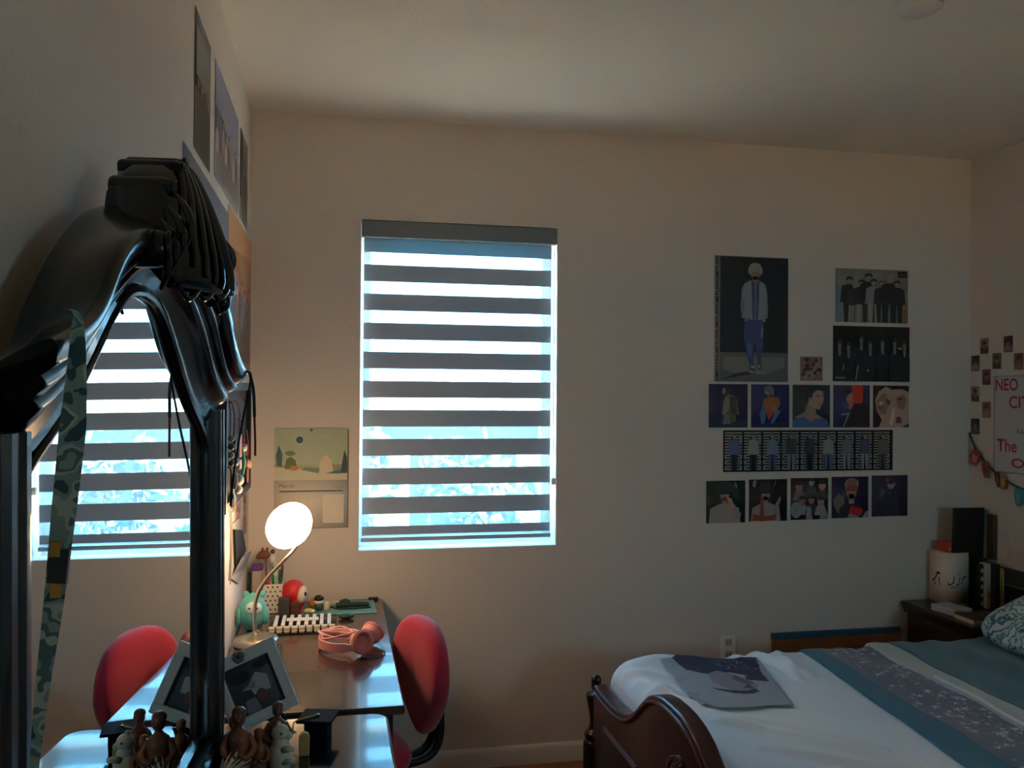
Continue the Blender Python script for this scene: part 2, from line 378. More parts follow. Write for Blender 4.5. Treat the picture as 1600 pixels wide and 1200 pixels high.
for i in range(3):
    for j in range(2):
        y0 = -2.98+j*.645; z0 = .16+i*.23; b = MB()
        b.rbox(.438, y0, z0, .468, y0+.60, z0+.205, LACQ2, r=.006); d = b.build('drawer', DR)
        for yy in (y0+.15, y0+.45):
            MB().ball((.478, yy, z0+.1), .013, mat((120, 100, 60), .3, metal=1)).build('knob', d)
for x, y in ((.06, -3.0), (.40, -3.0), (.06, -1.72), (.40, -1.72)):
    MB().lathe([(.018, 0), (.026, .03), (.02, .07), (.034, .12)], (x, y, 0), LACQ2).build('leg', DR)
# mirror plane frame
MN = Vector((.99838, -.05597, .01046)).normalized(); MT = (Vector((0, 0, 1))-MN*MN.z).normalized(); MS = MT.cross(MN).normalized()
MF = Vector((.00804, -3.59412, 1.59456))
def MP(a, z, n): return MF+MS*(1.245+a)+MT*(z-1.59456)+MN*n
MR = thing('carved_mirror', 'tall arched mirror in a carved dark wood frame above the dresser', 'mirror', tuple(MP(0, DZ+.003, 0)))
PSTM = mat((30, 22, 22), .38, spec=.7, coat=.2)
half = [(.415, 1.46), (.412, 1.50), (.388, 1.523), (.335, 1.552), (.282, 1.581), (.213, 1.629), (.132, 1.691), (.064, 1.724), (0, 1.732)]
gh = crom([(a, z, 0) for a, z in half], 5)
arch_in = [(p.x, p.y) for p in gh]+[(-p.x, p.y) for p in reversed(gh[:-1])]
GM = bpy.data.materials.new('silvered_glass'); GM.use_nodes = True
_b = GM.node_tree.nodes['Principled BSDF']; _b.inputs['Base Color'].default_value = (.86, .90, .90, 1); _b.inputs['Metallic'].default_value = 1; _b.inputs['Roughness'].default_value = .008
g_out = [(.417, .95)]+[(a*1.01, z+.004) for a, z in arch_in]+[(-.417, .95)]
b = MB(); b.prism([MP(a, z, -.004) for a, z in g_out], MN*.004, GM); b.build('mirror_glass', MR, sharp=20)
b = MB(); b.prism([MP(a, z, -.018) for a, z in [(.47, .90)]+[(a*1.12, z+.03) for a, z in arch_in]+[(-.47, .90)]], MN*.012, LACQ2); b.build('backboard', MR)
for sg in (1, -1):
    prof = [(.413, -.018), (.413, .004), (.417, .012), (.423, .016), (.428, .024), (.436, .028), (.446, .028), (.452, .024), (.458, .024), (.464, .028), (.476, .028), (.482, .022), (.490, .020), (.490, -.018)]
    b = MB(); b.loft([[MP(sg*a, z, n) for a, n in prof] for z in (DZ+.003, 1.56)], PSTM); b.build('post', MR, sharp=30)
b = MB(); b.loft([[MP(a, z, n) for z, n in ((.885, -.018), (.885, .02), (.90, .026), (.935, .026), (.95, .02), (.955, .004), (.955, -.018))] for a in (-.412, .412)], LACQ); b.build('bottom_rail', MR)
b = MB(); b.tube([MP(a, z, .004) for a, z in [(.412, .96)]+arch_in+[(-.412, .96)]], .007, LACQ, 8); b.build('inner_bead', MR)
# reeded hood between three curves: the glass edge, the front inner edge and the outer edge
def resample(pts, n):
    P = crom([(a, z, 0) for a, z in pts], 8); L = [0]
    for u, v in zip(P, P[1:]): L.append(L[-1]+(v-u).length)
    out = []
    for i in range(n):
        d = L[-1]*i/(n-1); k = max(q for q in range(len(L)) if L[q] <= d+1e-9); k = min(k, len(P)-2)
        out.append(P[k].lerp(P[k+1], (d-L[k])/max(1e-9, L[k+1]-L[k])))
    return out
NH = 34
Cc = resample([(.402, 1.530), (.37, 1.540), (.30, 1.575), (.222, 1.629), (.137, 1.695), (.066, 1.730), (0, 1.738)], NH)
Fc = resample([(.487, 1.622), (.437, 1.635), (.388, 1.654), (.348, 1.680), (.312, 1.714), (.270, 1.744), (.19, 1.770), (.09, 1.785), (0, 1.79)], NH)
Oc = resample([(.485, 1.606), (.43, 1.618), (.375, 1.640), (.338, 1.682), (.275, 1.742), (.178, 1.804), (.06, 1.842), (0, 1.85)], NH)
wn = [(-.03, -.016), (-.03, .003), (.04, .009), (.10, .007), (.15, .010), (.30, .015), (.42, .024), (.48, .032), (.53, .037), (.58, .039), (.62, .037), (.65, .036), (.69, .041), (.74, .049), (.79, .052), (.83, .051), (.86, .050), (.90, .057), (.95, .064), (1.0, .067)]
vn = [(.0, .012, .069), (.0, .018, .065), (.06, .018, .058), (.35, .012, .036), (.7, .004, .012), (1.0, 0, -.002), (1.0, 0, -.016)]
def hood_ring(i, sg):
    c, f, o = Cc[i], Fc[i], Oc[i]; r = []
    for w, n in wn: q = c.lerp(f, w); r.append(MP(sg*q.x, q.y, n))
    t = (Fc[min(i+1, NH-1)]-Fc[max(i-1, 0)]).normalized(); up = Vector((-t.y, t.x, 0))
    if up.y < 0 or (abs(up.y) < .3 and up.x < 0): up = -up
    for w, k, n in vn: q = f.lerp(o, w)+up*k; r.append(MP(sg*max(q.x, 0), q.y, n))
    return r
rings = [hood_ring(i, 1) for i in range(NH)]+[hood_ring(i, -1) for i in range(NH-2, -1, -1)]
b = MB(); b.loft(rings, LACQ); b.build('reeded_hood', MR, sharp=70)
# crest: a forward-rolling shell with scrolls
b = MB()
cp = [(-.016, 1.765), (-.016, 1.885), (-.010, 1.905), (.006, 1.914), (.050, 1.913), (.064, 1.905), (.074, 1.890), (.087, 1.862), (.097, 1.836), (.106, 1.812), (.116, 1.775), (.121, 1.745), (.118, 1.728), (.106, 1.722), (.09, 1.735), (.06, 1.765)]
rings = []
for i in range(17):
    u = -1+2*i/16; a = u*.125; k = 1-.36*u*u; zz = 1-.22*u*u
    rings.append([MP(a*(1-.35*max(0, (z-1.80)/.1)), 1.735+(z-1.735)*zz, n*k if n > 0 else n) for n, z in cp])
b.loft(rings, LACQ); b.build('crest_shell', MR, sharp=60)
def on_crest(u, t, lift):
    """point on the shell's front: u across -1..1, t from the top roll 0 to the bottom lip 1"""
    q = cp[4:13]; f = t*(len(q)-1); i = min(int(f), len(q)-2); f -= i
    n = q[i][0]*(1-f)+q[i+1][0]*f; z = q[i][1]*(1-f)+q[i+1][1]*f
    return MP(u*.125*(1-.35*max(0, (z-1.80)/.1)), 1.735+(z-1.735)*(1-.22*u*u), n*(1-.36*u*u)+lift)
for i in range(13):
    u = -1+2*i/12; b = MB(); path = []
    for q in range(15):
        t = q/14; path.append(on_crest(u*(.25+.75*t**.7)*.96, .02+.96*t*(1-.25*u*u), .0015))
    b.tube(path, [.0028+.0028*math.sin(math.pi*(.12+.8*q/14)) for q in range(15)], LACQ, 8); b.build('carved_rib', MR)
def scroll(a, z, r, n0, n1, turn, name='scroll'):
    b = MB(); b.lathe([(r*.86, n0), (r, n0+.004), (r, n1-.012), (r*.9, n1-.004), (r*.72, n1)], MP(a, z, 0), LACQ, axis=MN)
    sp = []
    for i in range(34):
        t = i/33; an = turn*(t*4.2*math.pi)+.6; q = r*(.95-.85*t); sp.append(MP(a+q*math.cos(an), z+q*math.sin(an), n1+.003*t))
    b.tube(sp, [.0040-.0018*i/33 for i in range(34)], LACQ, 8); b.build(name, MR, sharp=50)
scroll(0.0, 1.908, .012, -.016, .060, 1)
for sg in (1, -1):
    scroll(sg*.034, 1.896, .012, -.016, .064, sg)
    scroll(sg*.066, 1.862, .016, -.017, .062, sg)
    scroll(sg*.172, 1.766, .023, .0, .082, -sg)
    for j in range(4):
        b = MB(); path = []
        for q in range(10):
            t = q/9; path.append(MP(sg*(.125+.022*math.sin(t*2.6)+.012*j), 1.842-.018*j-.07*t, .078+.022*math.sin(t*2.6)-.006*j))
        b.tube(path, [.0025+.003*math.sin(math.pi*q/9) for q in range(10)], LACQ, 8); b.build('carved_leaf', MR)
    for j in range(3):
        b = MB(); path = [MP(sg*(.01+.035*j+.04*t), 1.738-.016*math.sin(t*3.1)-.004*j, .118-.012*j-.014*t) for t in [i/9 for i in range(10)]]
        b.tube(path, [.0055-.003*i/9 for i in range(10)], LACQ, 8); b.build('carved_leaf', MR)
b = MB(); b.ball(MP(0, 1.722, .112), (.010, .010, .016), LACQ); b.build('pendant', MR)
# lanyards hanging from the hood's feet
ST = patch_mat('camouflage_webbing', [(44, 76, 82), (120, 146, 140), (160, 172, 164), (76, 106, 106), (132, 148, 142)], 42, detail=1.5, steps=[0, .40, .47, .53, .60])
b = MB(); sp = [(-.455, 1.668, .060), (-.458, 1.664, .072), (-.464, 1.650, .0755), (-.474, 1.615, .078), (-.480, 1.565, .077), (-.487, 1.50, .073), (-.494, 1.42, .067), (-.502, 1.34, .060), (-.508, 1.25, .054)]
ws = [.002, .005, .010, .015, .0205, .019, .015, .010, .004]
P = crom([MP(*q) for q in sp], 6); W = [ws[min(len(ws)-1, i//6)]*(1-(i % 6)/6)+ws[min(len(ws)-1, i//6+1)]*((i % 6)/6) for i in range(len(P))]
b.strip(P, MN*.94+MS*.33, W, MS*.94-MN*.33, .0018, ST)
LY = b.build('lanyard'); tag(LY, 'wide camouflage print lanyard hanging from the near foot of the mirror hood', 'lanyard')
b = MB(); c = MP(-.4925, 1.452, .0695); b.box(-.006, -.003, -.014, .0085, .003, .014, mat((40, 40, 48), .4), tf=Matrix.Translation(c) @ Matrix.Rotation(.1, 4, 'Y')); b.build('buckle', LY)
for z in (1.466, 1.432):
    b = MB(); c = MP(-.4925+(1.452-z)*.05, z, .069); b.box(-.0045, -.0036, -.006, .0035, .0036, .006, mat((196, 140, 50), .5), tf=Matrix.Translation(c)); b.build('yellow_patch', LY)
b = MB()
l1 = crom([MP(.478, 1.634, .060), MP(.489, 1.634, .0705), MP(.493, 1.612, .0735), MP(.488, 1.54, .060), MP(.498, 1.44, .042), MP(.505, 1.37, .034)], 6)
b.tube(l1, .0022, mat((24, 28, 34), .5), 6)
CL = b.build('cord_loop'); tag(CL, 'thin dark cord lanyard hanging from the far foot of the mirror hood', 'lanyard')
b = MB(); l2 = crom([MP(.492, 1.634, .0725), MP(.499, 1.595, .079), MP(.503, 1.545, .080)], 6); b.strip(l2, MN, .006, MS, .002, mat((40, 90, 100), .6)); b.build('strap', CL)
b = MB(); l3 = crom([MP(.503, 1.545, .080), MP(.505, 1.50, .081), MP(.505, 1.468, .081)], 6); b.strip(l3, MN, .004, MS, .002, mat((165, 60, 50), .6)); b.build('strap', CL)['label'] = 'red strap end'
#@@DESK
# ================================================================== desk
DK = .741
DESK = thing('desk', 'long dark brown desk in the corner under the desk lamp', 'desk', (.272, -.65, 0))
DT = mat((66, 46, 38), .17, spec=.8, coat=.4); DE = mat((22, 19, 20), .4)
b = MB(); b.rbox(.008, -1.261, DK-.024, .535, -.02, DK, DT, r=.008); b.build('desktop', DESK)
b = MB(); b.box(.03, -1.225, DK-.075, .505, -1.20, DK-.0245, DE); b.build('apron', DESK)
MB().box(.03, -.07, DK-.075, .505, -.045, DK-.0245, DE).build('apron', DESK)
for x in (.03, .465):
    for y in (-1.235, -.075):
        MB().rbox(x, y, 0, x+.04, y+.04, DK-.0245, DE, r=.004).build('leg', DESK)
# ================================================================== chair
CH = thing('office_chair', 'red fabric office chair tucked against the right side of the desk', 'chair', (.45, -.78, 0))
RED = mat((196, 44, 78), .9, sheen=.4, bump=.2, bscale=500); BLK = mat((22, 21, 23), .45)
cc = Vector((.640, -.725, 0)); fn = Vector((-.955, -.296, 0)); tn = Vector((-.296, .955, 0))
def CP(u, z, d): return cc+tn*u+fn*d+Vector((0, 0, z))
rings = []
prof = [(0, .10), (.10, .135), (.25, .17), (.45, .20), (.65, .212), (.8, .205), (.9, .18), (.96, .14), (.99, .08), (1, .02)]
b = MB()
def back_ring(k, d, zk=1.0):
    pts = []
    n = 44
    for i in range(n):
        a = 2*math.pi*i/n; cx, cz = math.cos(a), math.sin(a)
        ex = .80 if cz > 0 else .88
        u = .198*math.copysign(abs(cx)**ex, cx)*(1 if cz > 0 else 1-.58*abs(cz)**1.25)
        z = .665+(.174 if cz > 0 else .215)*math.copysign(abs(cz)**.9, cz)
        u *= k; z = .66+(z-.66)*k
        pts.append(CP(u, z, d-.9*u*u*(-1)*.6))
    return pts
for k, d in ((.02, -.034), (.6, -.034), (.9, -.032), (.97, -.024), (1, -.008), (.995, .006), (.96, .020), (.88, .029), (.7, .033), (.4, .034), (.02, .034)): rings.append(back_ring(k, d))
b.loft(rings, RED); b.build('backrest', CH, sharp=None)
b = MB(); sc = Vector((.370, -.78, .40)); rings = []
for k, z in ((.02, .0), (.85, .0), (.97, .012), (1, .03), (.97, .05), (.85, .062), (.5, .068), (.02, .069)):
    rings.append([sc+tn*(.215*k*math.copysign(abs(math.cos(t))**.6, math.cos(t)))+fn*(.205*k*math.copysign(abs(math.sin(t))**.6, math.sin(t)))+Vector((0, 0, z)) for t in [2*math.pi*i/40 for i in range(40)]])
b.loft(rings, RED); b.build('seat', CH, sharp=None)
for du in (-.028, .028):
    b = MB(); P = crom([CP(du, .60, -.042), CP(du, .50, -.050), CP(du, .43, -.046), CP(du, .385, -.015), CP(du, .372, .06), CP(du, .385, .20)], 6); b.tube(P, .014, BLK, 10); b.build('back_support', CH)
b = MB(); b.lathe([(.03, .10), (.03, .28), (.02, .28), (.02, .37), (.07, .375), (.08, .40)], (sc.x, sc.y, 0), BLK); b.build('column', CH)
for i in range(5):
    a = math.radians(72*i+20); d = Vector((math.cos(a), math.sin(a), 0)); b = MB(); c0 = Vector((sc.x, sc.y, 0))
    b.tube([c0+Vector((0, 0, .115)), c0+d*.14+Vector((0, 0, .095)), c0+d*.26+Vector((0, 0, .07))], [.024, .020, .014], BLK); l = b.build('base_arm', CH)
    b = MB(); b.lathe([(.012, -.012), (.025, -.010), (.025, .010), (.012, .012)], c0+d*.26+Vector((0, 0, .026)), BLK, axis=(-d.y, d.x, 0)); b.build('caster', l)
# ================================================================== lamp
STEEL = mat((196, 186, 166), .28, metal=1)
LX, LY_ = .086, -.60
LP = thing('desk_lamp', 'brushed steel gooseneck desk lamp switched on at the left wall', 'lamp', (LX, LY_, DK))
b = MB(); b.lathe([(.070, .0005), (.074, .004), (.074, .016), (.070, .022), (.050, .030), (.022, .036), (.012, .040), (.009, .046)], (LX, LY_, DK), STEEL, n=40); b.build('base', LP)
neck = crom([(LX-.004, LY_, DK+.04), (.080, LY_, .85), (.083, LY_, .885), (.098, LY_-.005, .93), (.128, LY_-.015, .975), (.165, LY_-.025, 1.015), (.200, LY_-.02, 1.052), (.222, LY_+.01, 1.078)], 8)
b = MB(); b.tube(neck, .0068, STEEL, 12); b.build('gooseneck', LP)
hd = Vector((-.36, -.80, .48)).normalized(); hc = Vector((.1945, -.665, 1.148))
GLOW = glow_mat('lamp_glow', (1.0, .64, .34), LAMP_STRENGTH)
b = MB(); b.lathe([(.018, -.098), (.024, -.090), (.030, -.068), (.044, -.050), (.062, -.030), (.0765, -.008), (.0815, .003), (.080, .009), (.060, .015), (.03, .018), (.001, .019)], hc, GLOW, n=40, axis=hd); b.build('glowing_glass_shade', LP)
b = MB()
sk = hc-hd*.108
b.lathe([(.006, -.012), (.012, -.010), (.014, .0), (.016, .012)], sk, STEEL, axis=hd); 
for i in range(12):
    a = 2*math.pi*i/12; q = Vector((0, 0, 1)).rotation_difference(hd); o = q @ Vector((.0165*math.cos(a), .0165*math.sin(a), 0))
    b.tube([sk+o-hd*.008, sk+o*1.25+hd*.010], .0022, STEEL, 6)
b.tube([neck[-1], (neck[-1]+sk)/2+Vector((.004, 0, .004)), sk-hd*.008], .0075, STEEL, 10); b.build('socket', LP)
b = MB(); b.tube(crom([(LX+.06, LY_-.04, DK+.012), (.125, -.70, DK+.010), (.11, -.76, DK+.006), (.08, -.82, DK+.005), (.06, -.87, DK+.006)], 8), .0035, mat((210, 205, 195), .4), 8); b.build('power_cord', LP)

#@@DESKTHINGS
# ================================================================== things on the desk
def kx(c): return mat(c, .55)
TR = thing('slatted_tray', 'clear tray holding a row of white bars in front of the pencil cup', 'tray', (.232, -.415, DK))
CLEAR = glass_mat('clear_plastic', (.86, .88, .86)); WP = mat((235, 230, 220), .45)
b = MB(); tx0, tx1, ty0, ty1 = .112, .352, -.510, -.318
b.box(tx0, ty0, DK+.0005, tx1, ty1, DK+.004, CLEAR); b.build('tray_floor', TR)
for r in ((tx0, ty0, tx1, ty0+.003), (tx0, ty1-.003, tx1, ty1), (tx0, ty0+.003, tx0+.003, ty1-.003), (tx1-.003, ty0+.003, tx1, ty1-.003)):
    MB().box(r[0], r[1], DK+.004, r[2], r[3], DK+.022, CLEAR).build('tray_wall', TR)
for i in range(8):
    x = tx0+.026+i*.0268; L0 = ty0+.042; L1 = ty1-.012
    MB().rbox(x-.0065, L0, DK+.018, x+.0065, L1, DK+.026, WP, r=.003).build('bar', TR)
b = MB(); pts = []
b.rbox(tx0+.063, -.425, DK+.0265, tx0+.176, -.385, DK+.029, WP, r=.003); b.build('cross_plate', TR)
for i in range(9):
    x = tx0+.016+i*.026
    MB().rbox(x-.011, ty0+.020, DK+.006, x+.011, ty0+.034, DK+.024, mat((214, 206, 190), .5), r=.003).build('front_block', TR)
    MB().rbox(x-.009, ty0+.006, DK+.005, x+.009, ty0+.016, DK+.012, WP, r=.002).build('front_tab', TR)
# plush
PL = thing('plush_toy', 'teal plush toy with white face beside the lamp base on the desk', 'toy', (.055, -.42, DK))
TEAL = mat((92, 186, 180), .8, sheen=.3, bump=.3, bscale=300, var=.15, vscale=20)
b = MB(); b.ball((.058, -.425, DK+.066), (.050, .050, .066), TEAL); b.ball((.060, -.425, DK+.108), (.030, .032, .026), TEAL); b.build('body', PL, sharp=None)
for dx in (-.026, .030):
    b = MB(); b.ball((.060+dx, -.42, DK+.128), (.012, .010, .013), TEAL); b.build('ear', PL, sharp=None)
b = MB(); b.ball((.064, -.460, DK+.085), (.030, .020, .026), mat((206, 226, 220), .8)); b.build('face', PL, sharp=None)
for dx in (-.013, .014):
    b = MB(); b.ball((.064+dx, -.4785, DK+.091), .0032, kx((25, 25, 30))); b.build('eye', PL)
b = MB(); b.ball((.065, -.480, DK+.082), (.004, .003, .003), kx((235, 170, 60))); b.build('nose', PL)
for dx in (-.046, .046):
    b = MB(); b.ball((.058+dx, -.44, DK+.055), (.012, .02, .032), TEAL); b.build('flipper', PL, sharp=None)
# pencil cup
PC = thing('pencil_cup', 'white cup with dark dots holding pens at the desk corner', 'cup', (.110, -.165, DK))
b = MB(); x0, x1, y0, y1, z0, z1 = .075, .147, -.20, -.13, DK+.0005, DK+.112; cw = mat((232, 226, 212), .5)
b.rbox(x0, y0, z0, x1, y1, z0+.005, cw, r=.008)
for r in ((x0, y0, x1, y0+.003), (x0, y1-.003, x1, y1), (x0, y0+.003, x0+.003, y1-.003), (x1-.003, y0+.003, x1, y1-.003)): b.box(r[0], r[1], z0+.004, r[2], r[3], z1, cw)
b.build('cup_body', PC)
rng = random.Random(4)
for r in range(6):
    for c in range(4):
        b = MB(); cx = x0+.010+c*.018+(r % 2)*.008; cz = z0+.016+r*.017
        if cx > x1-.005: continue
        b.lathe([(.0001, 0), (.0036, 0), (.0036, .0006), (.0001, .0007)], (cx, y0, cz), kx((50, 52, 52)), n=12, axis=(0, -1, 0)); b.build('dot', PC)
def pen(name, lab, x, y, dx, dy, L, r, body, cap, group='pens in the dotted cup'):
    t = thing(name, lab, 'pen', (x, y, DK+.007), group); d = Vector((dx, dy, 1)).normalized(); p0 = Vector((x, y, DK+.007))
    b = MB(); b.tube([p0, p0+d*L*.72], r, kx(body), 8); b.build('barrel', t)
    b = MB(); b.tube([p0+d*L*.72, p0+d*L*.97, p0+d*L], [r*1.15, r*1.15, r*.6], kx(cap), 8); b.build('cap', t)
pen('pen', 'pink capped pen leaning in the dotted cup', .100, -.185, -.06, -.02, .145, .006, (205, 60, 120), (200, 40, 100))
pen('pen', 'pale green pen standing tallest in the dotted cup', .122, -.175, -.02, 0, .185, .006, (150, 200, 165), (190, 220, 195))
pen('pen', 'dark green marker in the middle of the dotted cup', .113, -.160, -.02, .05, .165, .006, (50, 120, 80), (60, 140, 95))
pen('pen', 'slim brown pencil at the right rim of the dotted cup', .136, -.165, .05, 0, .175, .004, (110, 80, 50), (80, 60, 50))
pen('pen', 'teal marker at the right of the dotted cup', .131, -.150, .03, .1, .150, .006, (60, 140, 130), (40, 100, 95))
t = thing('topper_pencil', 'pencil with a brown animal head topper rising from the dotted cup', 'pencil', (.088, -.15, DK+.007), 'pens in the dotted cup')
b = MB(); b.tube([(.088, -.15, DK+.007), (.080, -.15, DK+.205)], .004, kx((120, 90, 60)), 8); b.build('stick', t)
BRN = mat((120, 76, 44), .7)
b = MB(); b.ball((.074, -.152, DK+.218), (.024, .016, .018), BRN); b.ball((.055, -.156, DK+.212), (.012, .011, .010), BRN); b.build('animal_head', t, sharp=None)
for dx in (-.006, .012):
    b = MB(); b.ball((.074+dx, -.15, DK+.238), (.005, .004, .009), BRN); b.build('ear', t)
t = thing('topper_pencil', 'pencil with a white figure topper beside the brown animal topper', 'pencil', (.108, -.14, DK+.007), 'pens in the dotted cup')
b = MB(); b.tube([(.108, -.14, DK+.007), (.106, -.14, DK+.185)], .004, kx((190, 170, 150)), 8); b.build('stick', t)
b = MB(); b.ball((.106, -.141, DK+.20), (.012, .010, .018), kx((225, 215, 205))); b.build('figure_body', t, sharp=None)
b = MB(); b.ball((.106, -.142, DK+.228), (.009, .009, .009), kx((90, 60, 45))); b.build('figure_head', t, sharp=None)
t = thing('perfume_bottle', 'tall clear bottle with a purple cap in the room corner on the desk', 'bottle', (.045, -.10, DK))
b = MB(); b.rbox(.025, -.12, DK+.0005, .065, -.08, DK+.150, mat((196, 178, 170), .3), r=.008); b.build('bottle_body', t)
b = MB(); b.rbox(.023, -.122, DK+.1505, .067, -.078, DK+.172, kx((110, 60, 150)), r=.006); b.build('cap', t)
b = MB(); b.box(.006, -.05, DK+.0005, .05, -.025, DK+.13, kx((70, 120, 100)))
tag(b.build('notebook', bevel=.002), 'green notebook standing on edge at the wall behind the teal plush', 'notebook')
# red toy
t = thing('round_toy', 'red rounded toy with a white face and dark eye on the desk', 'toy', (.200, -.19, DK))
RT = mat((214, 42, 44), .5); b = MB(); b.ball((.188, -.185, DK+.078), (.046, .044, .046), RT); b.ball((.198, -.190, DK+.045), (.032, .032, .044), RT); b.build('body', t, sharp=None)
b = MB(); b.ball((.222, -.212, DK+.072), (.020, .026, .034), mat((235, 222, 205), .5), tf=Matrix.Rotation(.2, 4, 'Y')); b.build('face', t, sharp=None)
b = MB(); b.ball((.233, -.229, DK+.078), (.006, .007, .009), kx((30, 24, 26))); b.build('eye', t)
b = MB(); b.lathe([(.026, .0005), (.028, .004), (.022, .009)], (.198, -.19, DK), RT); b.build('foot', t)
b = MB(); b.rbox(.136, -.272, DK+.0005, .178, -.235, DK+.072, mat((70, 66, 66), .6), r=.003)
tag(b.build('small_box', bevel=.001), 'dark grey upright box in front of the red round toy', 'box')
b = MB(); b.rbox(.181, -.262, DK+.0005, .214, -.236, DK+.050, mat((84, 56, 40), .6), r=.003)
tag(b.build('small_box', bevel=.001), 'low brown box in front of the red round toy', 'box')
# cutting mat and what lies on it
MATZ = DK+.0025
b = MB(); b.prism([(.215, -.265, DK+.0004), (.505, -.262, DK+.0004), (.500, -.055, DK+.0004), (.235, -.055, DK+.0004)], (0, 0, .002), mat((104, 140, 112), .6))
tag(b.build('cutting_mat'), 'flat green cutting mat at the wall end of the desk', 'cutting mat')
t = thing('dark_strap', 'dark green rolled strap lying on the green cutting mat', 'strap', (.40, -.16, MATZ))
DG = mat((24, 62, 48), .7); b = MB(); b.tube(crom([(.350, -.165, MATZ+.011), (.40, -.168, MATZ+.012), (.45, -.165, MATZ+.011), (.478, -.17, MATZ+.009)], 6), [.010]*18+[.004], DG, 8); b.build('roll', t)
b = MB(); b.strip(crom([(.295, -.150, MATZ+.003), (.33, -.155, MATZ+.003), (.36, -.185, MATZ+.003), (.42, -.19, MATZ+.003), (.485, -.182, MATZ+.003)], 5), (0, 1, 0), .014, (0, 0, 1), .003, DG); b.build('tail', t)
b = MB(); b.ball((.385, -.15, MATZ+.018), (.020, .014, .014), DG); b.build('knot', t)
t = thing('small_figure', 'tiny toy with a black cap and white body on the cutting mat', 'toy', (.285, -.19, MATZ))
b = MB(); b.ball((.285, -.19, MATZ+.017), (.018, .016, .017), kx((60, 96, 80))); b.build('body', t, sharp=None)
b = MB(); b.ball((.285, -.19, MATZ+.033), (.019, .017, .010), kx((230, 225, 215))); b.build('collar', t, sharp=None)
b = MB(); b.ball((.285, -.19, MATZ+.047), (.019, .017, .013), kx((30, 26, 30))); b.build('cap', t, sharp=None)
b = MB(); b.lathe([(.014, 0), (.015, .004), (.015, .024), (.012, .03)], (.312, -.175, MATZ), kx((222, 206, 180))); tag(b.build('cream_pot'), 'small cream pot beside the black-capped tiny toy', 'pot')
b = MB(); b.ball((.258, -.14, MATZ+.015), (.014, .012, .015), kx((205, 130, 50))); b.ball((.262, -.14, MATZ+.033), (.009, .009, .008), kx((205, 130, 50))); tag(b.build('orange_figurine', sharp=None), 'tiny orange figurine between the red toy and the black-capped toy', 'figurine')
b = MB(); b.ball((.246, -.23, MATZ+.010), (.018, .012, .010), kx((210, 190, 130))); b.ball((.262, -.235, MATZ+.008), (.010, .009, .008), kx((220, 205, 160))); tag(b.build('cream_figurine', sharp=None), 'tiny yellowish figurine lying on the cutting mat corner by the brown box', 'figurine')
b = MB(); b.rbox(.322, -.115, MATZ, .362, -.085, MATZ+.012, kx((214, 190, 160)), r=.003); tag(b.build('eraser'), 'small beige eraser at the back of the cutting mat', 'eraser')
b = MB(); b.ball((.388, -.325, DK+.010), (.030, .018, .0095), mat((34, 58, 50), .5)); tag(b.build('computer_mouse', sharp=None), 'dark green rounded mouse on the desk in front of the mat', 'mouse')
b = MB(); b.box(.480, -.052, DK+.0004, .520, -.035, DK+.010, kx((40, 40, 40))); tag(b.build('clip', bevel=.002), 'small dark clip at the back corner of the desk by the wall', 'clip')
# headphones
HP = thing('headphones', 'pink headphones with tangled cable lying on the desk', 'headphones', (.40, -.70, DK))
PINK = mat((232, 158, 150), .45); PK2 = mat((214, 130, 124), .6)
path = crom([(.430, -.790, .026), (.390, -.800, .026), (.340, -.775, .022), (.305, -.725, .020), (.298, -.675, .020), (.315, -.630, .020), (.360, -.605, .022), (.420, -.625, .022), (.458, -.665, .026)], 6)
path = [Vector((p.x, p.y, DK+p.z+.004)) for p in path]; rings = []
for i, p in enumerate(path):
    t = (path[min(i+1, len(path)-1)]-path[max(0, i-1)]).normalized(); o = Vector((t.y, -t.x, 0)).normalized(); e = .0145 if 6 < i < len(path)-7 else .011
    rings.append([p+o*a+Vector((0, 0, c*e)) for a, c in ((-.005, -1), (.003, -1), (.006, -.5), (.006, .5), (.003, 1), (-.005, 1))])
b = MB(); b.loft(rings, PINK); b.build('headband', HP)
for cx, cy, cz, ax in ((.428, -.785, .041, (.45, -.80, .34)), (.466, -.690, .040, (.45, .62, .40))):
    c = Vector((cx, cy, DK+cz)); A = Vector(ax).normalized(); b = MB()
    b.lathe([(.001, -.018), (.020, -.018), (.034, -.010), (.037, .0), (.036, .008)], c, PINK, axis=A); cup = b.build('earcup', HP)
    b = MB(); b.lathe([(.036, .008), (.039, .012), (.038, .020), (.030, .024), (.022, .018), (.02, .012), (.001, .011)], c, PK2, axis=A); b.build('cushion', cup)
b = MB(); rng = random.Random(8); P = []
for i in range(26):
    a = i*1.15; P.append((.355+.055*math.cos(a)+rng.uniform(-.01, .01), -.70+.050*math.sin(a)+rng.uniform(-.01, .01), DK+.050+.010*math.sin(i*1.7)))
P += [(.44, -.72, DK+.06), (.50, -.70, DK+.045), (.515, -.66, DK+.03), (.50, -.62, DK+.018)]
b.tube(crom(P, 4), .0019, mat((238, 176, 164), .45), 6); b.build('cable', HP)
b = MB(); b.tube(crom([(.43, -.80, DK+.012), (.47, -.83, DK+.002), (.505, -.80, DK+.002), (.50, -.75, DK+.002), (.47, -.74, DK+.003)], 6), .0016, mat((90, 80, 84), .5), 6); b.build('cable', HP)
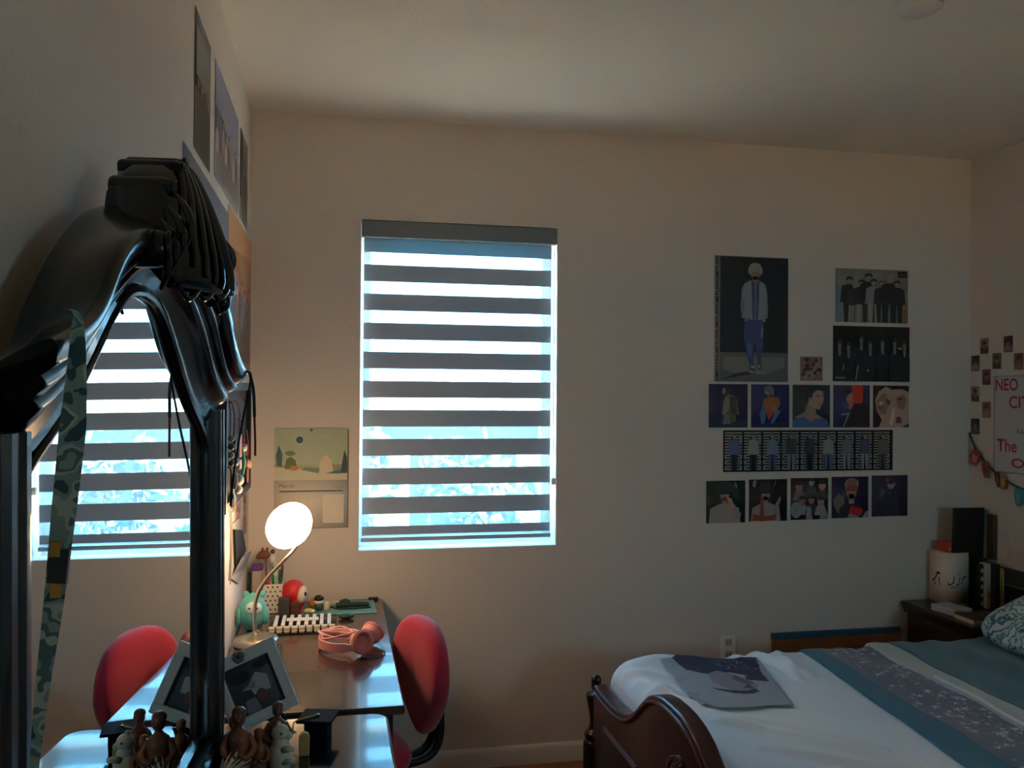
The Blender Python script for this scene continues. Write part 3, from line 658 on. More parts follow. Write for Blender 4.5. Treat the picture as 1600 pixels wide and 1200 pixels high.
# coil of clear cable on the dresser's wall side
t = thing('cable_coil', 'coil of pale clear cable lying between lamp and photo frame', 'cable', (.052, -.95, DK))
rng = random.Random(3)
b = MB(); P = []
for i in range(60):
    a = i*.62; r = .045+.012*rng.random(); P.append((.052+r*math.cos(a)*.7, -.95+r*1.3*math.sin(a), DK+.010+.035*rng.random()))
b.tube(crom(P, 3), .0035, mat((200, 192, 180), .25), 6); b.build('coil', t)
b = MB(); b.box(.072, -.98, DK+.052, .102, -.96, DK+.064, kx((30, 30, 34))); b.build('plug', t)
#@@DRESSERTHINGS
# ================================================================== things on the dresser
PF = thing('framed_photo', 'grey white framed photo leaning crooked against the lidded black box', 'framed photo', (.18, -1.70, DZ))
ux = Vector((.132, 0, .056)).normalized(); uz = Vector((-.056, -.0, .132)).normalized(); tilt = Vector((0, .22, 0))
uz = (uz+Vector((0, .18, 0))).normalized(); nf = ux.cross(uz); o = Vector((.140, -1.722, DZ+.0015))
FW, FH = .145, .153
def FP(a, c, d): return o+ux*a+uz*c-nf*(-d)
FG = mat((228, 230, 226), .5); b = MB(); bw = .022
def fbar(a0, c0, a1, c1, d0, d1, m, name, **k):
    bb = MB(); bb.loft([[FP(a0, c0, d), FP(a1, c0, d), FP(a1, c1, d), FP(a0, c1, d)] for d in (d0, d1)], m); return bb.build(name, PF, bevel=k.get('bevel', .0015))
fbar(0, 0, FW, bw, 0, .012, FG, 'frame_rail'); fbar(0, FH-bw*1.2, FW, FH, 0, .012, FG, 'frame_rail')
fbar(0, bw, bw, FH-bw*1.2, 0, .012, FG, 'frame_rail'); fbar(FW-bw, bw, FW, FH-bw*1.2, 0, .012, FG, 'frame_rail')
fbar(.0, 0, FW, FH, -.005, -.0005, mat((40, 38, 40), .7), 'backing', bevel=0)
sh = Sheet(FP(bw*.8, bw*.8, 0), ux, uz, FW-bw*1.6, FH-bw*1.9, (92, 94, 100), gap=.0005)
sh.shape((196, 198, 198), [(.45, .35), (.40, .55), (.60, .74), (.80, .62), (.78, .34)], [(.25, .5), (.55, .6), (.5, .45)])
sh.shape((130, 92, 80), ell(.58, .30, .10, .12)); sh.shape((140, 142, 150), [(.2, 0), (.25, .3), (.45, .3), (.5, 0)]); sh.shape((44, 46, 54), ell(.3, .75, .2, .12), ell(.75, .85, .15, .08))
ph = sh.mb.build('photo', PF, sharp=None)
b = MB(); c = FP(FW*.46, FH-.010, .014)
for a in range(6):
    an = a*math.pi/3; b.ball(c+ux*.008*math.cos(an)+uz*.008*math.sin(an), .006, mat((120, 124, 122), .5), 10, 6)
b.ball(c, .006, mat((60, 60, 62), .4), 10, 6); b.build('rosette', PF)
fbar(.02, -.0005, FW-.02, .004, .012, .018, mat((228, 230, 228), .4), 'ledge')
b = MB(); b.loft([[FP(FW*.5-.02, .08, -.006), FP(FW*.5+.02, .08, -.006), FP(FW*.5+.02, .078, -.0075), FP(FW*.5-.02, .078, -.0075)], [Vector((.205, -1.662, DZ+.001)), Vector((.245, -1.662, DZ+.001)), Vector((.245, -1.664, DZ+.001)), Vector((.205, -1.664, DZ+.001))]], mat((50, 48, 48), .7)); b.build('easel_leg', PF)
# graduation cap box
GC = thing('graduation_cap_box', 'black box with a flat mortarboard lid and yellow tassel on the dresser', 'box', (.313, -1.768, DZ))
BK = mat((14, 13, 15), .8, spec=.15)
rz = Matrix.Translation((.313, -1.768, 0)) @ Matrix.Rotation(math.radians(-14), 4, 'Z')
b = MB(); b.box(-.0235, -.0235, DZ+.0005, .0235, .0235, .9125, BK, tf=rz); b.build('box_body', GC, bevel=.002)
b = MB(); b.box(-.037, -.037, .913, .037, .037, .9185, BK, tf=rz); lid = b.build('mortarboard_lid', GC, bevel=.0015)
b = MB(); b.ball(rz @ Vector((0, 0, .920)), (.004, .004, .002), mat((200, 200, 205), .2, metal=1), 10, 6); b.build('button', lid)
b = MB(); b.tube(crom([rz @ Vector(q) for q in ((0, 0, .9205), (-.02, -.02, .9205), (-.038, -.036, .918), (-.042, -.040, .905))], 5), .0015, kx((232, 200, 80)), 6); b.build('tassel_cord', lid)
b = MB(); st = [rz @ Vector((-.043+(.010 if i % 2 == 0 else .005)*math.cos(i*math.pi/4), -.042, .898+(.010 if i % 2 == 0 else .005)*math.sin(i*math.pi/4))) for i in range(8)]
b.prism(st, rz.to_3x3() @ Vector((0, .002, 0)), kx((240, 224, 140))); b.build('star_charm', lid)
b = MB(); pts = [(-.010, 0), (.010, 0), (.0105, .035)]+[(.0105*math.cos(math.radians(a)), .035+.012*math.sin(math.radians(a))) for a in range(20, 180, 20)]+[(-.0105, .035)]
b.prism([(.288+x, -1.862, DZ+.0005+z) for x, z in pts], (0, .012, 0), mat((206, 168, 104), .6)); tag(b.build('wooden_peg', bevel=.002), 'light tan wooden peg standing between cream figurine and black lidded box', 'peg')
# carved figures
def figurine(lab, x, y, h, m, lean=0.0, w=1.0):
    t = thing('carved_figurine', lab, 'figurine', (x, y, DZ), 'brown carved figurines on the dresser'); k = h/.147
    b = MB(); b.lathe([(.024*k*w, .0005), (.026*k*w, .01*k), (.022*k*w, .04*k), (.019*k*w, .07*k), (.021*k*w, .088*k), (.019*k*w, .099*k), (.010*k*w, .107*k), (.006*k, .113*k)], (x, y, DZ), m, n=18); b.build('robe', t, sharp=None)
    b = MB(); b.ball((x+lean*.01, y, DZ+.129*k), (.0125*k, .013*k, .0175*k), m); b.ball((x, y+.004*k, DZ+.136*k), (.0132*k, .0125*k, .011*k), m); b.build('head', t, sharp=None)
    for sg in (-1, 1):
        b = MB(); b.tube(crom([(x+sg*.017*k*w, y, DZ+.097*k), (x+sg*.027*k*w, y-.006, DZ+.074*k), (x+sg*.016*k*w, y-.022*k, DZ+.062*k), (x+sg*.003, y-.024*k, DZ+.068*k)], 4), [.007*k]*7+[.006*k]*3+[.005*k]*3, m, 8); b.build('arm', t, sharp=None)
    b = MB(); b.ball((x, y-.0125*k, DZ+.127*k), (.003*k, .004*k, .004*k), m); b.build('nose', t)
BW = mat((140, 78, 52), .4, coat=.2); BW2 = mat((160, 100, 58), .4, coat=.2)
figurine('tallest brown carved figurine, in front of the photo frame', .175, -1.975, .147, BW)
figurine('brown carved figurine whose head shows behind the cream one', .238, -1.888, .122, BW)
figurine('short brown carved figurine at the right of the tallest one', .2085, -1.955, .098, BW)
figurine('orange brown carved figurine beside the mirror post, left of the tallest', .158, -1.900, .104, BW2)
CF = thing('animal_figurine', 'cream animal figurine with round head and dark eye on the dresser', 'figurine', (.250, -1.935, DZ)); CR = mat((226, 218, 198), .6, bump=.2, bscale=150)
b = MB(); b.ball((.247, -1.935, DZ+.034), (.023, .020, .034), CR); b.ball((.247, -1.935, DZ+.058), (.016, .015, .022), CR); b.build('body', CF, sharp=None)
b = MB(); b.ball((.247, -1.936, DZ+.080), (.0165, .0145, .0155), CR); b.ball((.2615, -1.938, DZ+.074), (.0075, .008, .0065), CR); b.build('head', CF, sharp=None)
b = MB(); b.ball((.249, -1.9505, DZ+.083), .0022, kx((60, 56, 50)), 8, 6); b.build('eye', CF)
b = MB(); b.ball((.243, -1.936, DZ+.096), (.005, .004, .006), CR); b.build('ear', CF, sharp=None)
for z, l in ((.052, .020), (.030, .022)):
    b = MB(); b.tube([(.252, -1.948, DZ+z), (.252+l*.7, -1.953, DZ+z+.003), (.252+l, -1.951, DZ+z+.001)], [.007, .006, .005], CR, 8); b.build('paw', CF, sharp=None)
t = thing('straw_bundle', 'bundle of dry straw with pale tips at the foot of the mirror post', 'straw', (.15, -2.03, DZ)); rng = random.Random(11)
b = MB(); b.tube([(.132, -2.085, DZ+.012), (.144, -2.055, DZ+.030), (.156, -2.02, DZ+.046)], [.012, .019, .014], mat((120, 92, 64), .8), 10); b.build('bundle', t)
b = MB()
for i in range(46):
    a = rng.uniform(0, 6.28); r = rng.uniform(.004, .015); s0 = Vector((.154, -2.026, DZ+.045)); q = Vector((math.cos(a)*r, math.sin(a)*r*.4, math.sin(a)*r*.8))
    b.tube([s0+q*.6, s0+q*1.2+Vector((.008, .016, .008)), s0+q*1.9+Vector((.018, .03, rng.uniform(.008, .016)))], [.0012, .0012, .0006], mat((225, 214, 196), .7), 4)
o = b.build('pale_tips', t); o['kind'] = 'stuff'
t = thing('straw_bundle', 'smaller straw bundle lying in front of the mirror glass', 'straw', (.19, -2.16, DZ))
b = MB(); b.tube([(.165, -2.20, DZ+.012), (.19, -2.16, DZ+.020), (.215, -2.12, DZ+.016)], [.010, .016, .008], mat((128, 104, 76), .8), 10); b.build('bundle', t)
b = MB()
for i in range(30):
    a = rng.uniform(0, 6.28); r = rng.uniform(.003, .012); s0 = Vector((.205, -2.135, DZ+.018)); q = Vector((math.cos(a)*r, -math.sin(a)*r*.4, abs(math.sin(a))*r))
    b.tube([s0+q*.6, s0+q*1.6+Vector((.014, .02, .004)), s0+q*2.0+Vector((.026, .034, .0))], [.0012, .0012, .0006], mat((215, 204, 186), .7), 4)
o = b.build('pale_tips', t); o['kind'] = 'stuff'

#@@LEFTWALL
# ================================================================== left wall: posters, board and hanging things
def lposter(y0, z0, y1, z1, paper): return Sheet((0, y0, z0), *LEFT, y1-y0, z1-z0, paper, rough=.35)
rng = random.Random(21)
g = 'group posters in the row under the ceiling'
p = lposter(-1.435, 2.188, -1.175, 2.53, (92, 88, 86)); p.rect((74, 70, 70), (0, 0, 1, .45)); p.rect((112, 108, 106), (.1, .55, .9, .9))
for i in range(4): p.person(.2+.2*i, .04, .50, (40, 36, 36), (160, 130, 115), (52, 50, 54), (40, 40, 44))
p.done('poster', 'dark brown group poster on the left wall, nearest of the row under the ceiling', 'poster', g)
p = lposter(-1.08, 2.205, -.505, 2.538, (150, 156, 182)); p.rect((176, 172, 176), (0, 0, 1, .40)); p.rect((134, 142, 176), (0, .62, 1, 1))
for i in range(9): p.person(.08+.105*i, .03+.02*(i % 2), .50+.10*((i*7) % 3)/2, (58, 44, 42), (190, 160, 145), [(206, 200, 200), (120, 110, 120), (178, 150, 150)][i % 3], (150, 140, 142))
p.done('poster', 'pale lilac group poster in the middle of the row under the ceiling', 'poster', g)
p = lposter(-.44, 2.215, -.19, 2.535, (98, 94, 92)); p.rect((130, 126, 122), (0, 0, 1, .25))
for i in range(4): p.person(.2+.2*i, .05, .62, (50, 40, 40), (170, 145, 130), (70, 66, 70), (84, 80, 82))
p.done('poster', 'grey group poster of the ceiling row, closest to the room corner', 'poster', g)
p = lposter(-1.58, 1.672, -.775, 2.160, (112, 128, 164)); p.rect((142, 156, 184), (0, .0, 1, .42)); p.shape((92, 108, 148), [(0, .42), (0, .62), (.3, .52), (.6, .60), (1, .5), (1, .42)])
p.shape((206, 212, 224), ell(.62, .72, .05, .06), ell(.80, .66, .04, .05))
for i in range(5): p.person(.30+.14*i, .06, .46, (60, 50, 56), (196, 170, 160), (150, 160, 186), (120, 130, 160))
p.done('poster', 'large slate blue poster behind the top of the mirror crest', 'poster')
p = lposter(-.755, 1.672, -.012, 2.195, (206, 134, 82)); p.rect((176, 120, 92), (0, 0, 1, .30)); p.shape((224, 156, 98), [(0, .75), (1, .85), (1, 1), (0, 1)])
p.rect((98, 118, 140), (.0, .0, .22, .72))
for i in range(7): p.person(.20+.11*i, .05, .58-.05*(i % 3), (70, 50, 44), (206, 160, 130), [(110, 120, 130), (150, 96, 66), (120, 84, 66)][i % 3], (96, 74, 66))
p.done('poster', 'orange group poster on the left wall ending at the room corner', 'poster')
BD = thing('pin_board', 'black framed pin board on the left wall behind the mirror post', 'notice board', (0.016, -.62, 1.235))
b = MB(); b.box(.002, -.985, 1.25, .014, -.275, 1.61, mat((58, 54, 54), .8)); b.build('board', BD)
for r in ((-1.0, 1.235, -.97, 1.625), (-.29, 1.235, -.26, 1.625), (-.97, 1.235, -.29, 1.262), (-.97, 1.598, -.29, 1.625)):
    MB().box(.002, r[0], r[1], .032, r[2], r[3], mat((20, 19, 20), .4)).build('frame_bar', BD)
def hang(name, lab, cat, y, z, h, parts, g=None):
    """small thing hanging from a pin on the board: parts = (kind, dy, dz, size, colour)"""
    t = thing(name, lab, cat, (.016, y, z-h), g)
    b = MB(); b.lathe([(.004, .0145), (.004, .020), (.002, .026)], (0, y, z), mat((200, 60, 60), .4), axis=(1, 0, 0)); b.build('pin', t)
    b = MB(); b.tube(crom([(.022, y, z), (.030, y+.003, z-h*.15), (.030, y+.002, z-h*.45)], 4), .0015, mat((60, 58, 60), .6), 6); b.build('loop', t)
    for k, dy, dz, sz, c in parts:
        b = MB(); x = .034
        if k == 'ball': b.ball((x, y+dy, z-h*.45-dz), sz, mat(c, .4))
        elif k == 'card': b.rbox(x-.003, y+dy-sz[0]/2, z-h*.45-dz-sz[1], x+.003, y+dy+sz[0]/2, z-h*.45-dz, mat(c, .4), r=.002)
        else: b.strip(crom([(x, y+dy, z-h*.45-dz), (x+.006, y+dy+.006, z-h*.45-dz-sz[1]*.5), (x+.001, y+dy-.004, z-h*.45-dz-sz[1])], 5), (0, 1, 0), sz[0], (1, 0, 0), .002, mat(c, .7))
        b.build({'ball': 'charm', 'card': 'tag_card', 'strip': 'ribbon'}[k], t)
gk = 'keepsakes hanging on the pin board'
hang('keychain', 'grey beaded keychain on the pin board, nearest the mirror post', 'keychain', -.90, 1.57, .24, [('ball', 0, .01, .010, (150, 150, 150)), ('ball', .004, .035, .011, (90, 90, 96)), ('ball', -.003, .06, .010, (170, 166, 160)), ('ball', 0, .085, .009, (70, 70, 76))], gk)
hang('keychain', 'keychain with a clear silver charm and a dark tag on the pin board', 'keychain', -.80, 1.56, .26, [('card', 0, .0, (.03, .05), (56, 56, 62)), ('ball', 0, .07, .014, (196, 196, 196)), ('strip', 0, .09, (.014, .07), (120, 110, 108))], gk)
hang('ribbon_charm', 'pink paper charm hanging on the pin board', 'charm', -.66, 1.56, .24, [('card', 0, .0, (.055, .075), (226, 160, 160)), ('card', .01, .085, (.04, .03), (240, 220, 210))], gk)
hang('ribbon_charm', 'charm with bright green ribbons hanging on the pin board', 'charm', -.56, 1.50, .22, [('strip', -.01, .0, (.02, .09), (60, 170, 90)), ('strip', .012, .01, (.018, .08), (90, 196, 120)), ('ball', 0, .0, .014, (236, 232, 220))], gk)
hang('ribbon_charm', 'charm with a dark red strap hanging on the pin board', 'charm', -.45, 1.575, .26, [('strip', 0, .0, (.018, .13), (150, 44, 50)), ('card', .0, .05, (.03, .04), (200, 110, 90))], gk)
hang('keychain', 'white rounded plush charm low on the pin board', 'keychain', -.72, 1.40, .16, [('ball', 0, .02, .020, (232, 226, 214)), ('ball', .0, .05, .016, (222, 214, 202))], gk)
hang('keychain', 'peach coloured flower charm low on the pin board by the corner side', 'keychain', -.40, 1.42, .16, [('ball', -.01, .01, .014, (236, 190, 160)), ('ball', .012, .02, .013, (230, 176, 150)), ('card', 0, .03, (.03, .05), (196, 120, 100))], gk)
hang('lanyard_bundle', 'tangle of white and grey cords hanging low on the pin board', 'cords', -.85, 1.36, .15, [('strip', -.012, .0, (.01, .07), (220, 216, 206)), ('strip', .004, .0, (.012, .06), (190, 186, 180)), ('strip', .016, .0, (.008, .07), (150, 146, 140))], gk)
for (y0, z0, y1, z1, c1, c2, lab) in ((-.50, 1.06, -.30, 1.235-.005, (186, 140, 116), (140, 96, 84), 'brown photo print under the pin board beside the grey wall pocket'), (-.27, 1.03, -.10, 1.26, (196, 150, 126), (150, 104, 90), 'brown photo print closest to the room corner under the orange poster'),
    (-.24, 1.33, -.09, 1.58, (206, 170, 150), (120, 80, 80), 'pinkish photo print on the left wall between the pin board and the corner')):
    p = lposter(y0, z0, y1, z1, (214, 204, 190)); p.rect(c1, (.06, .06, .94, .94)); p.bust(.36, .62, .15, (70, 50, 44), (214, 170, 148), c2, shoulder=1.6, base=.06); p.bust(.68, .56, .13, (60, 44, 40), (206, 160, 140), (120, 90, 90), shoulder=1.5, base=.06)
    p.done('photo_print', lab, 'photo', 'photo prints on the left wall')
WPK = thing('wall_pocket', 'grey paper wall pocket with a black opening hanging low on the left wall', 'wall pocket', (.01, -.38, .90)); GP = mat((168, 164, 156), .7)
b = MB(); b.prism([(.003, -.62, 1.15), (.003, -.62, .97), (.003, -.40, .905), (.003, -.18, .915), (.003, -.18, 1.02), (.003, -.40, 1.14)], (.003, 0, 0), GP); b.build('back_panel', WPK)
b = MB(); b.loft([[(.0065, -.60, .975), (.0075, -.60, .975), (.0075, -.19, .918), (.0065, -.19, .918)], [(.030, -.52, 1.02), (.032, -.52, 1.02), (.032, -.20, .985), (.030, -.20, .985)]], mat((150, 147, 140), .7)); b.build('front_flap', WPK)
b = MB(); b.prism([(.0065, -.60, 1.13), (.0065, -.55, 1.0), (.0065, -.22, .99), (.0065, -.36, 1.09)], (.008, 0, 0), mat((22, 20, 20), .7)); b.build('black_lining', WPK)
for y, z in ((-.70, .98), (-.665, .96)):
    b = MB(); b.tube(crom([(.006, y, 1.23), (.012, y+.004, 1.12), (.008, y-.003, z)], 5), .002, mat((170, 160, 140), .6), 6); tag(b.build('hanging_string'), 'thin pale string hanging under the pin board beside the grey wall pocket', 'string', 'strings under the pin board')
#@@BACKWALL
# ================================================================== back wall: calendar, prints, outlet
CA = thing('wall_calendar', 'wall calendar on the back wall between the room corner and the window', 'calendar', (.245, -.002, 1.03))
c = Sheet((.099, 0, 1.232), *BACK, .293, .212, (190, 196, 160), gap=.004)
c.shape((178, 192, 166), [(0, .3), (1, .3), (1, 1), (0, 1)]); c.shape((206, 206, 176), [(0, 0), (1, 0), (1, .16), (.5, .2), (0, .26)])
c.shape((236, 236, 226), ell(.34, .78, .060, .083)); c.shape((54, 86, 108), ell(.34, .78, .052, .072))
c.shape((46, 98, 104), [(.035, .28), (.02, .48), (.06, .68), (.11, .5), (.10, .26)]); c.shape((38, 74, 90), [(.90, .13), (.955, .58), (.995, .42), (.995, .13)])
c.shape((92, 110, 66), [(.14, .22), (.16, .40), (.22, .46), (.29, .38), (.31, .20)]); c.shape((196, 128, 82), ell(.27, .235, .06, .05)); c.shape((120, 130, 90), ell(.215, .52, .07, .05))
c.shape((214, 204, 178), [(.60, .18), (.62, .36), (.70, .50), (.78, .38), (.80, .18)]); c.shape((110, 140, 128), [(.36, .20), (.42, .25), (.62, .22), (.60, .13)]); c.shape((60, 110, 116), [(.70, .13), (.9, .2), (.9, .12)])
c.text('MARCH', (206, 206, 180), .62, .82, .05)
c.shape((60, 90, 80), ell(.50, .965, .018, .02))
pg = c.mb.build('picture_page', CA, sharp=None)
c = Sheet((.099, 0, 1.036), *BACK, .294, .196, (232, 224, 208), gap=.003)
c.text('March', (110, 106, 96), .07, .84, .085); c.rect((92, 96, 84), (.07, .755, .93, .785)); c.text('CALENDAR', (140, 134, 122), .80, .83, .03)
for r in range(5):
    for q in range(7): c.text(str(r*7+q+1), (196, 190, 176), .08+.124*q, .62-.12*r, .035) if r*7+q < 31 else None
c.rect((229, 221, 206), (.66, .1, .95, .7)); c.text('March', (176, 170, 158), .84, .07, .025)
c.mb.build('date_page', CA, sharp=None)
b = MB(); b.box(.104, -.0028, 1.034, .396, -.0004, 1.44, mat((120, 90, 60), .8)); b.build('backing_card', CA)
b = MB(); b.lathe([(.004, 0), (.004, .006), (.002, .009)], (.2455, -.0055, 1.437), mat((70, 100, 90), .4), axis=(0, -1, 0)); b.build('push_pin', CA)
def bposter(x0, z0, x1, z1, paper): return Sheet((x0, 0, z0), *BACK, x1-x0, z1-z0, paper, rough=.4)
WHT = E(96, 94, 92)
p = bposter(2.018, 1.653, 2.384, 2.226, WHT)
p.rect(E(12, 12, 16), (.075, .005, .995, .995)); p.shape(E(52, 50, 49), [(.075, .005), (.995, .005), (.995, .235), (.075, .235)]); p.shape(E(66, 64, 62), [(.30, .06), (.70, .06), (.95, .12), (.95, .2), (.12, .2), (.12, .1)])
p.shape(E(24, 24, 26), [(.10, .02), (.45, .055), (.62, .075), (.56, .09), (.30, .07)])
p.shape(E(34, 38, 70), [(.40, .50), (.395, .36), (.43, .22), (.47, .15), (.525, .15), (.53, .25), (.545, .34), (.56, .25), (.575, .18), (.63, .185), (.66, .30), (.665, .50)])
p.shape(E(44, 62, 92), [(.44, .32), (.455, .22), (.50, .20), (.50, .30)]); p.shape(E(86, 90, 98), [(.625, .36), (.64, .44), (.655, .43), (.64, .35)])
p.shape(E(40, 42, 46), [(.48, .165), (.47, .10), (.475, .075), (.55, .075), (.545, .11), (.53, .165)], [(.575, .20), (.58, .12), (.60, .10), (.635, .10), (.64, .13), (.625, .20)])
p.shape(E(112, 112, 112), [(.47, .09), (.47, .072), (.56, .072), (.56, .08)], [(.49, .13), (.495, .11), (.54, .11), (.535, .13)], [(.56, .085), (.56, .072), (.61, .072), (.61, .085)], [(.585, .135), (.59, .115), (.62, .115), (.62, .135)])
p.shape(E(88, 90, 96), [(.365, .51), (.345, .60), (.365, .74), (.40, .785), (.475, .81), (.60, .81), (.675, .785), (.70, .74), (.72, .60), (.715, .51), (.66, .50), (.58, .495), (.50, .495), (.44, .505)])
p.shape(E(66, 68, 76), [(.365, .51), (.345, .60), (.36, .70), (.385, .66), (.40, .55)], [(.66, .50), (.69, .56), (.69, .66), (.71, .70), (.72, .60), (.715, .51)])
p.shape(E(40, 42, 54), [(.51, .50), (.505, .65), (.49, .81), (.60, .81), (.60, .66), (.585, .495)]); p.shape(E(70, 74, 86), [(.535, .50), (.54, .80), (.56, .80), (.552, .50)]); p.shape(E(40, 56, 86), [(.56, .495), (.56, .66), (.59, .66), (.585, .495)])
p.shape(E(104, 84, 72), [(.505, .80), (.51, .845), (.58, .845), (.59, .80)], ell(.545, .865, .062, .052)); p.shape(E(112, 104, 94), [(.455, .865), (.448, .898), (.468, .928), (.50, .946), (.545, .952), (.60, .944), (.632, .918), (.645, .885), (.632, .858), (.612, .85), (.605, .882), (.582, .898), (.562, .882), (.53, .90), (.505, .878), (.488, .852)]); p.shape(E(88, 80, 72), [(.47, .90), (.50, .925), (.53, .93), (.50, .905)], [(.56, .93), (.60, .92), (.62, .89), (.59, .91)])
p.shape(E(40, 30, 28), ell(.52, .868, .012, .005, 8), ell(.57, .868, .012, .005, 8), ell(.545, .84, .018, .004, 8))
p.shape(E(108, 88, 76), ell(.42, .495, .022, .012), ell(.665, .492, .022, .012))
p.text('LIMITLESSLIMITLESSLIMITLESSLIMITLESSLIMITLESS', E(14, 14, 15), .054, .008, .026, rot=90, width=.985, bold=.02)
p.done('poster', 'tall black poster of a person in a white jacket and blue trousers', 'poster')
p = bposter(2.445, 1.661, 2.560, 1.773, E(92, 88, 86)); p.rect(E(70, 52, 48), (.04, .04, .96, .96)); rng = random.Random(5)
for i in range(40):
    x, y = rng.uniform(.1, .9), rng.uniform(.1, .9); p.shape(E(*rng.choice([(112, 90, 84), (34, 22, 22), (96, 70, 66), (130, 112, 106)])), [(min(.96, max(.04, x+rng.uniform(.05, .16)*math.cos(a*1.2+i))), min(.96, max(.04, y+rng.uniform(.05, .12)*math.sin(a*1.2+i)))) for a in range(5)])
p.done('photo_print', 'small square reddish photo alone beside the tall black poster', 'photo')
p = bposter(2.624, 1.938, 3.006, 2.190, E(96, 96, 92))
p.shape(E(70, 82, 88), [(0, 0), (.16, 0), (.10, .55), (0, .75)]); p.shape(E(104, 92, 80), [(.85, 0), (1, 0), (1, .6), (.9, .4)]); p.shape(E(108, 72, 48), [(.88, 0), (1, 0), (1, .42), (.95, .25)])
p.rect(E(22, 20, 10), (.855, .86, .99, .975)); p.text('NCT 127', E(120, 104, 40), .875, .895, .04)
for cx, h, top, lg, hr in ((.19, .85, (20, 20, 23), (16, 16, 18), (26, 22, 22)), (.27, .74, (28, 28, 31), (70, 72, 72), (110, 106, 100)), (.36, .80, (22, 22, 25), (84, 86, 84), (26, 22, 22)), (.45, .92, (18, 18, 20), (30, 28, 28), (24, 20, 20)), (.52, .82, (84, 82, 80), (96, 94, 92), (20, 18, 18)), (.63, .80, (24, 24, 26), (20, 20, 22), (56, 48, 44)), (.735, .90, (20, 20, 22), (26, 26, 28), (84, 80, 78)), (.84, .80, (20, 20, 22), (22, 22, 24), (22, 20, 20))):
    p.person(cx, .0, h, E(*hr), E(104, 88, 80), E(*top), E(*lg), asp=1.25)
p.done('poster', 'pale group poster with eight people, upper of the two wide posters', 'poster')
p = bposter(2.613, 1.660, 3.015, 1.920, E(13, 13, 14))
for cx, cy in ((.085, .66), (.20, .62), (.365, .76), (.48, .66), (.64, .70), (.80, .70), (.93, .66)):
    p.shape(E(18, 18, 20), [(cx-.07, 0), (cx-.08, cy-.22), (cx-.03, cy-.12), (cx+.03, cy-.12), (cx+.08, cy-.22), (cx+.07, 0)]); p.shape(E(70, 70, 72), [(cx-.012, cy-.20), (cx-.02, cy-.05), (cx+.02, cy-.05), (cx+.015, cy-.20)], ell(cx, cy, .024, .075))
    p.shape(E(30, 30, 32), arc((cx, cy+.03), .028, .065, -5, 185, 12)); p.shape(E(30, 28, 28), ell(cx-.009, cy+.01, .004, .006, 6), ell(cx+.009, cy+.01, .004, .006, 6))
p.shape(E(84, 84, 86), [(.28, .02), (.31, .30), (.325, .30), (.30, .02)], ell(.45, .20, .014, .025), [(.12, .20), (.13, .32), (.14, .32), (.135, .2)], [(.835, .60), (.89, .58), (.90, .62), (.84, .63)])
p.text('Regulate', E(128, 128, 128), .028, .035, .055, bold=.02); p.text('TRACK LIST', E(50, 50, 54), .76, .04, .025)
p.done('poster', 'black group poster with white lettering, lower of the two wide posters', 'poster')
# row of five square prints, upper
g1 = 'square prints in the upper row'; sq = lambda i, paper: bposter(1.993+i*.2075, 1.4445, 1.993+i*.2075+.190, 1.642, paper)
p = sq(0, E(30, 28, 48)); p.rect(E(22, 22, 36), (0, 0, 1, .2)); p.shape(E(54, 46, 38), [(.36, .18), (.38, .45), (.40, .68), (.50, .78), (.66, .74), (.74, .62), (.78, .30), (.70, .30), (.70, .14), (.44, .08)]); p.shape(E(80, 70, 58), [(.34, .32), (.38, .62), (.46, .74), (.54, .76), (.52, .4), (.40, .28)]); p.shape(E(38, 30, 26), [(.52, .72), (.68, .70), (.72, .3), (.58, .3)]); p.shape(E(66, 62, 60), [(.34, .08), (.42, .28), (.52, .3), (.56, .08)])
p.shape(E(26, 22, 24), ell(.44, .87, .10, .10)); p.shape(E(110, 92, 86), ell(.385, .835, .045, .075)); p.done('art_print', 'square print of a person in a brown coat seen from behind', 'print', g1)
p = sq(1, E(24, 26, 58)); p.shape(E(16, 16, 34), [(0, 0), (1, 0), (1, .15), (0, .08)]); p.shape(E(70, 96, 128), [(.28, .06), (.22, .3), (.32, .56), (.42, .5), (.36, .12)], [(.5, .08), (.62, .36), (.8, .42), (.72, .3), (.60, .12)])
p.shape(E(146, 78, 34), [(.30, .56), (.34, .66), (.48, .72), (.74, .70), (.76, .52), (.66, .40), (.46, .18), (.38, .4)]); p.shape(E(176, 54, 34), [(.40, .40), (.46, .16), (.58, .38)]); p.shape(E(120, 92, 72), [(.5, .5), (.62, .5), (.72, .38), (.6, .36)])
p.shape(E(64, 62, 60), ell(.46, .86, .13, .12)); p.shape(E(118, 110, 106), [(.34, .86), (.36, .80), (.46, .72), (.46, .82)], [(.55, .9), (.59, .8), (.58, .73), (.53, .8)]); p.done('art_print', 'square print of a person in a bright orange vest on blue', 'print', g1)
p = sq(2, E(30, 32, 36)); p.rect(E(26, 28, 40), (.85, .3, 1, 1)); p.shape(E(54, 76, 116), [(0, 0), (0, .18), (.22, .26), (.5, .14), (.72, .24), (.92, .18), (1, 0)]); p.shape(E(134, 112, 98), [(.02, .22), (.32, .36), (.42, .62), (.62, .48), (.62, .32), (.80, .22), (.60, .20), (.5, .12), (.3, .24)])
p.shape(E(150, 126, 112), [(.42, .58), (.46, .82), (.60, .92), (.80, .86), (.84, .70), (.80, .55), (.72, .42), (.60, .44), (.48, .52)]); p.shape(E(22, 22, 26), [(.36, .62), (.34, .86), (.46, .98), (.70, 1.0), (.86, .92), (.80, .86), (.64, .88), (.54, .80), (.50, .66), (.44, .60)]); p.shape(E(60, 40, 38), ell(.66, .74, .05, .018, 8), ell(.80, .73, .03, .015, 8), ell(.73, .53, .04, .015, 8)); p.shape(E(144, 118, 104), ell(.45, .66, .03, .06))
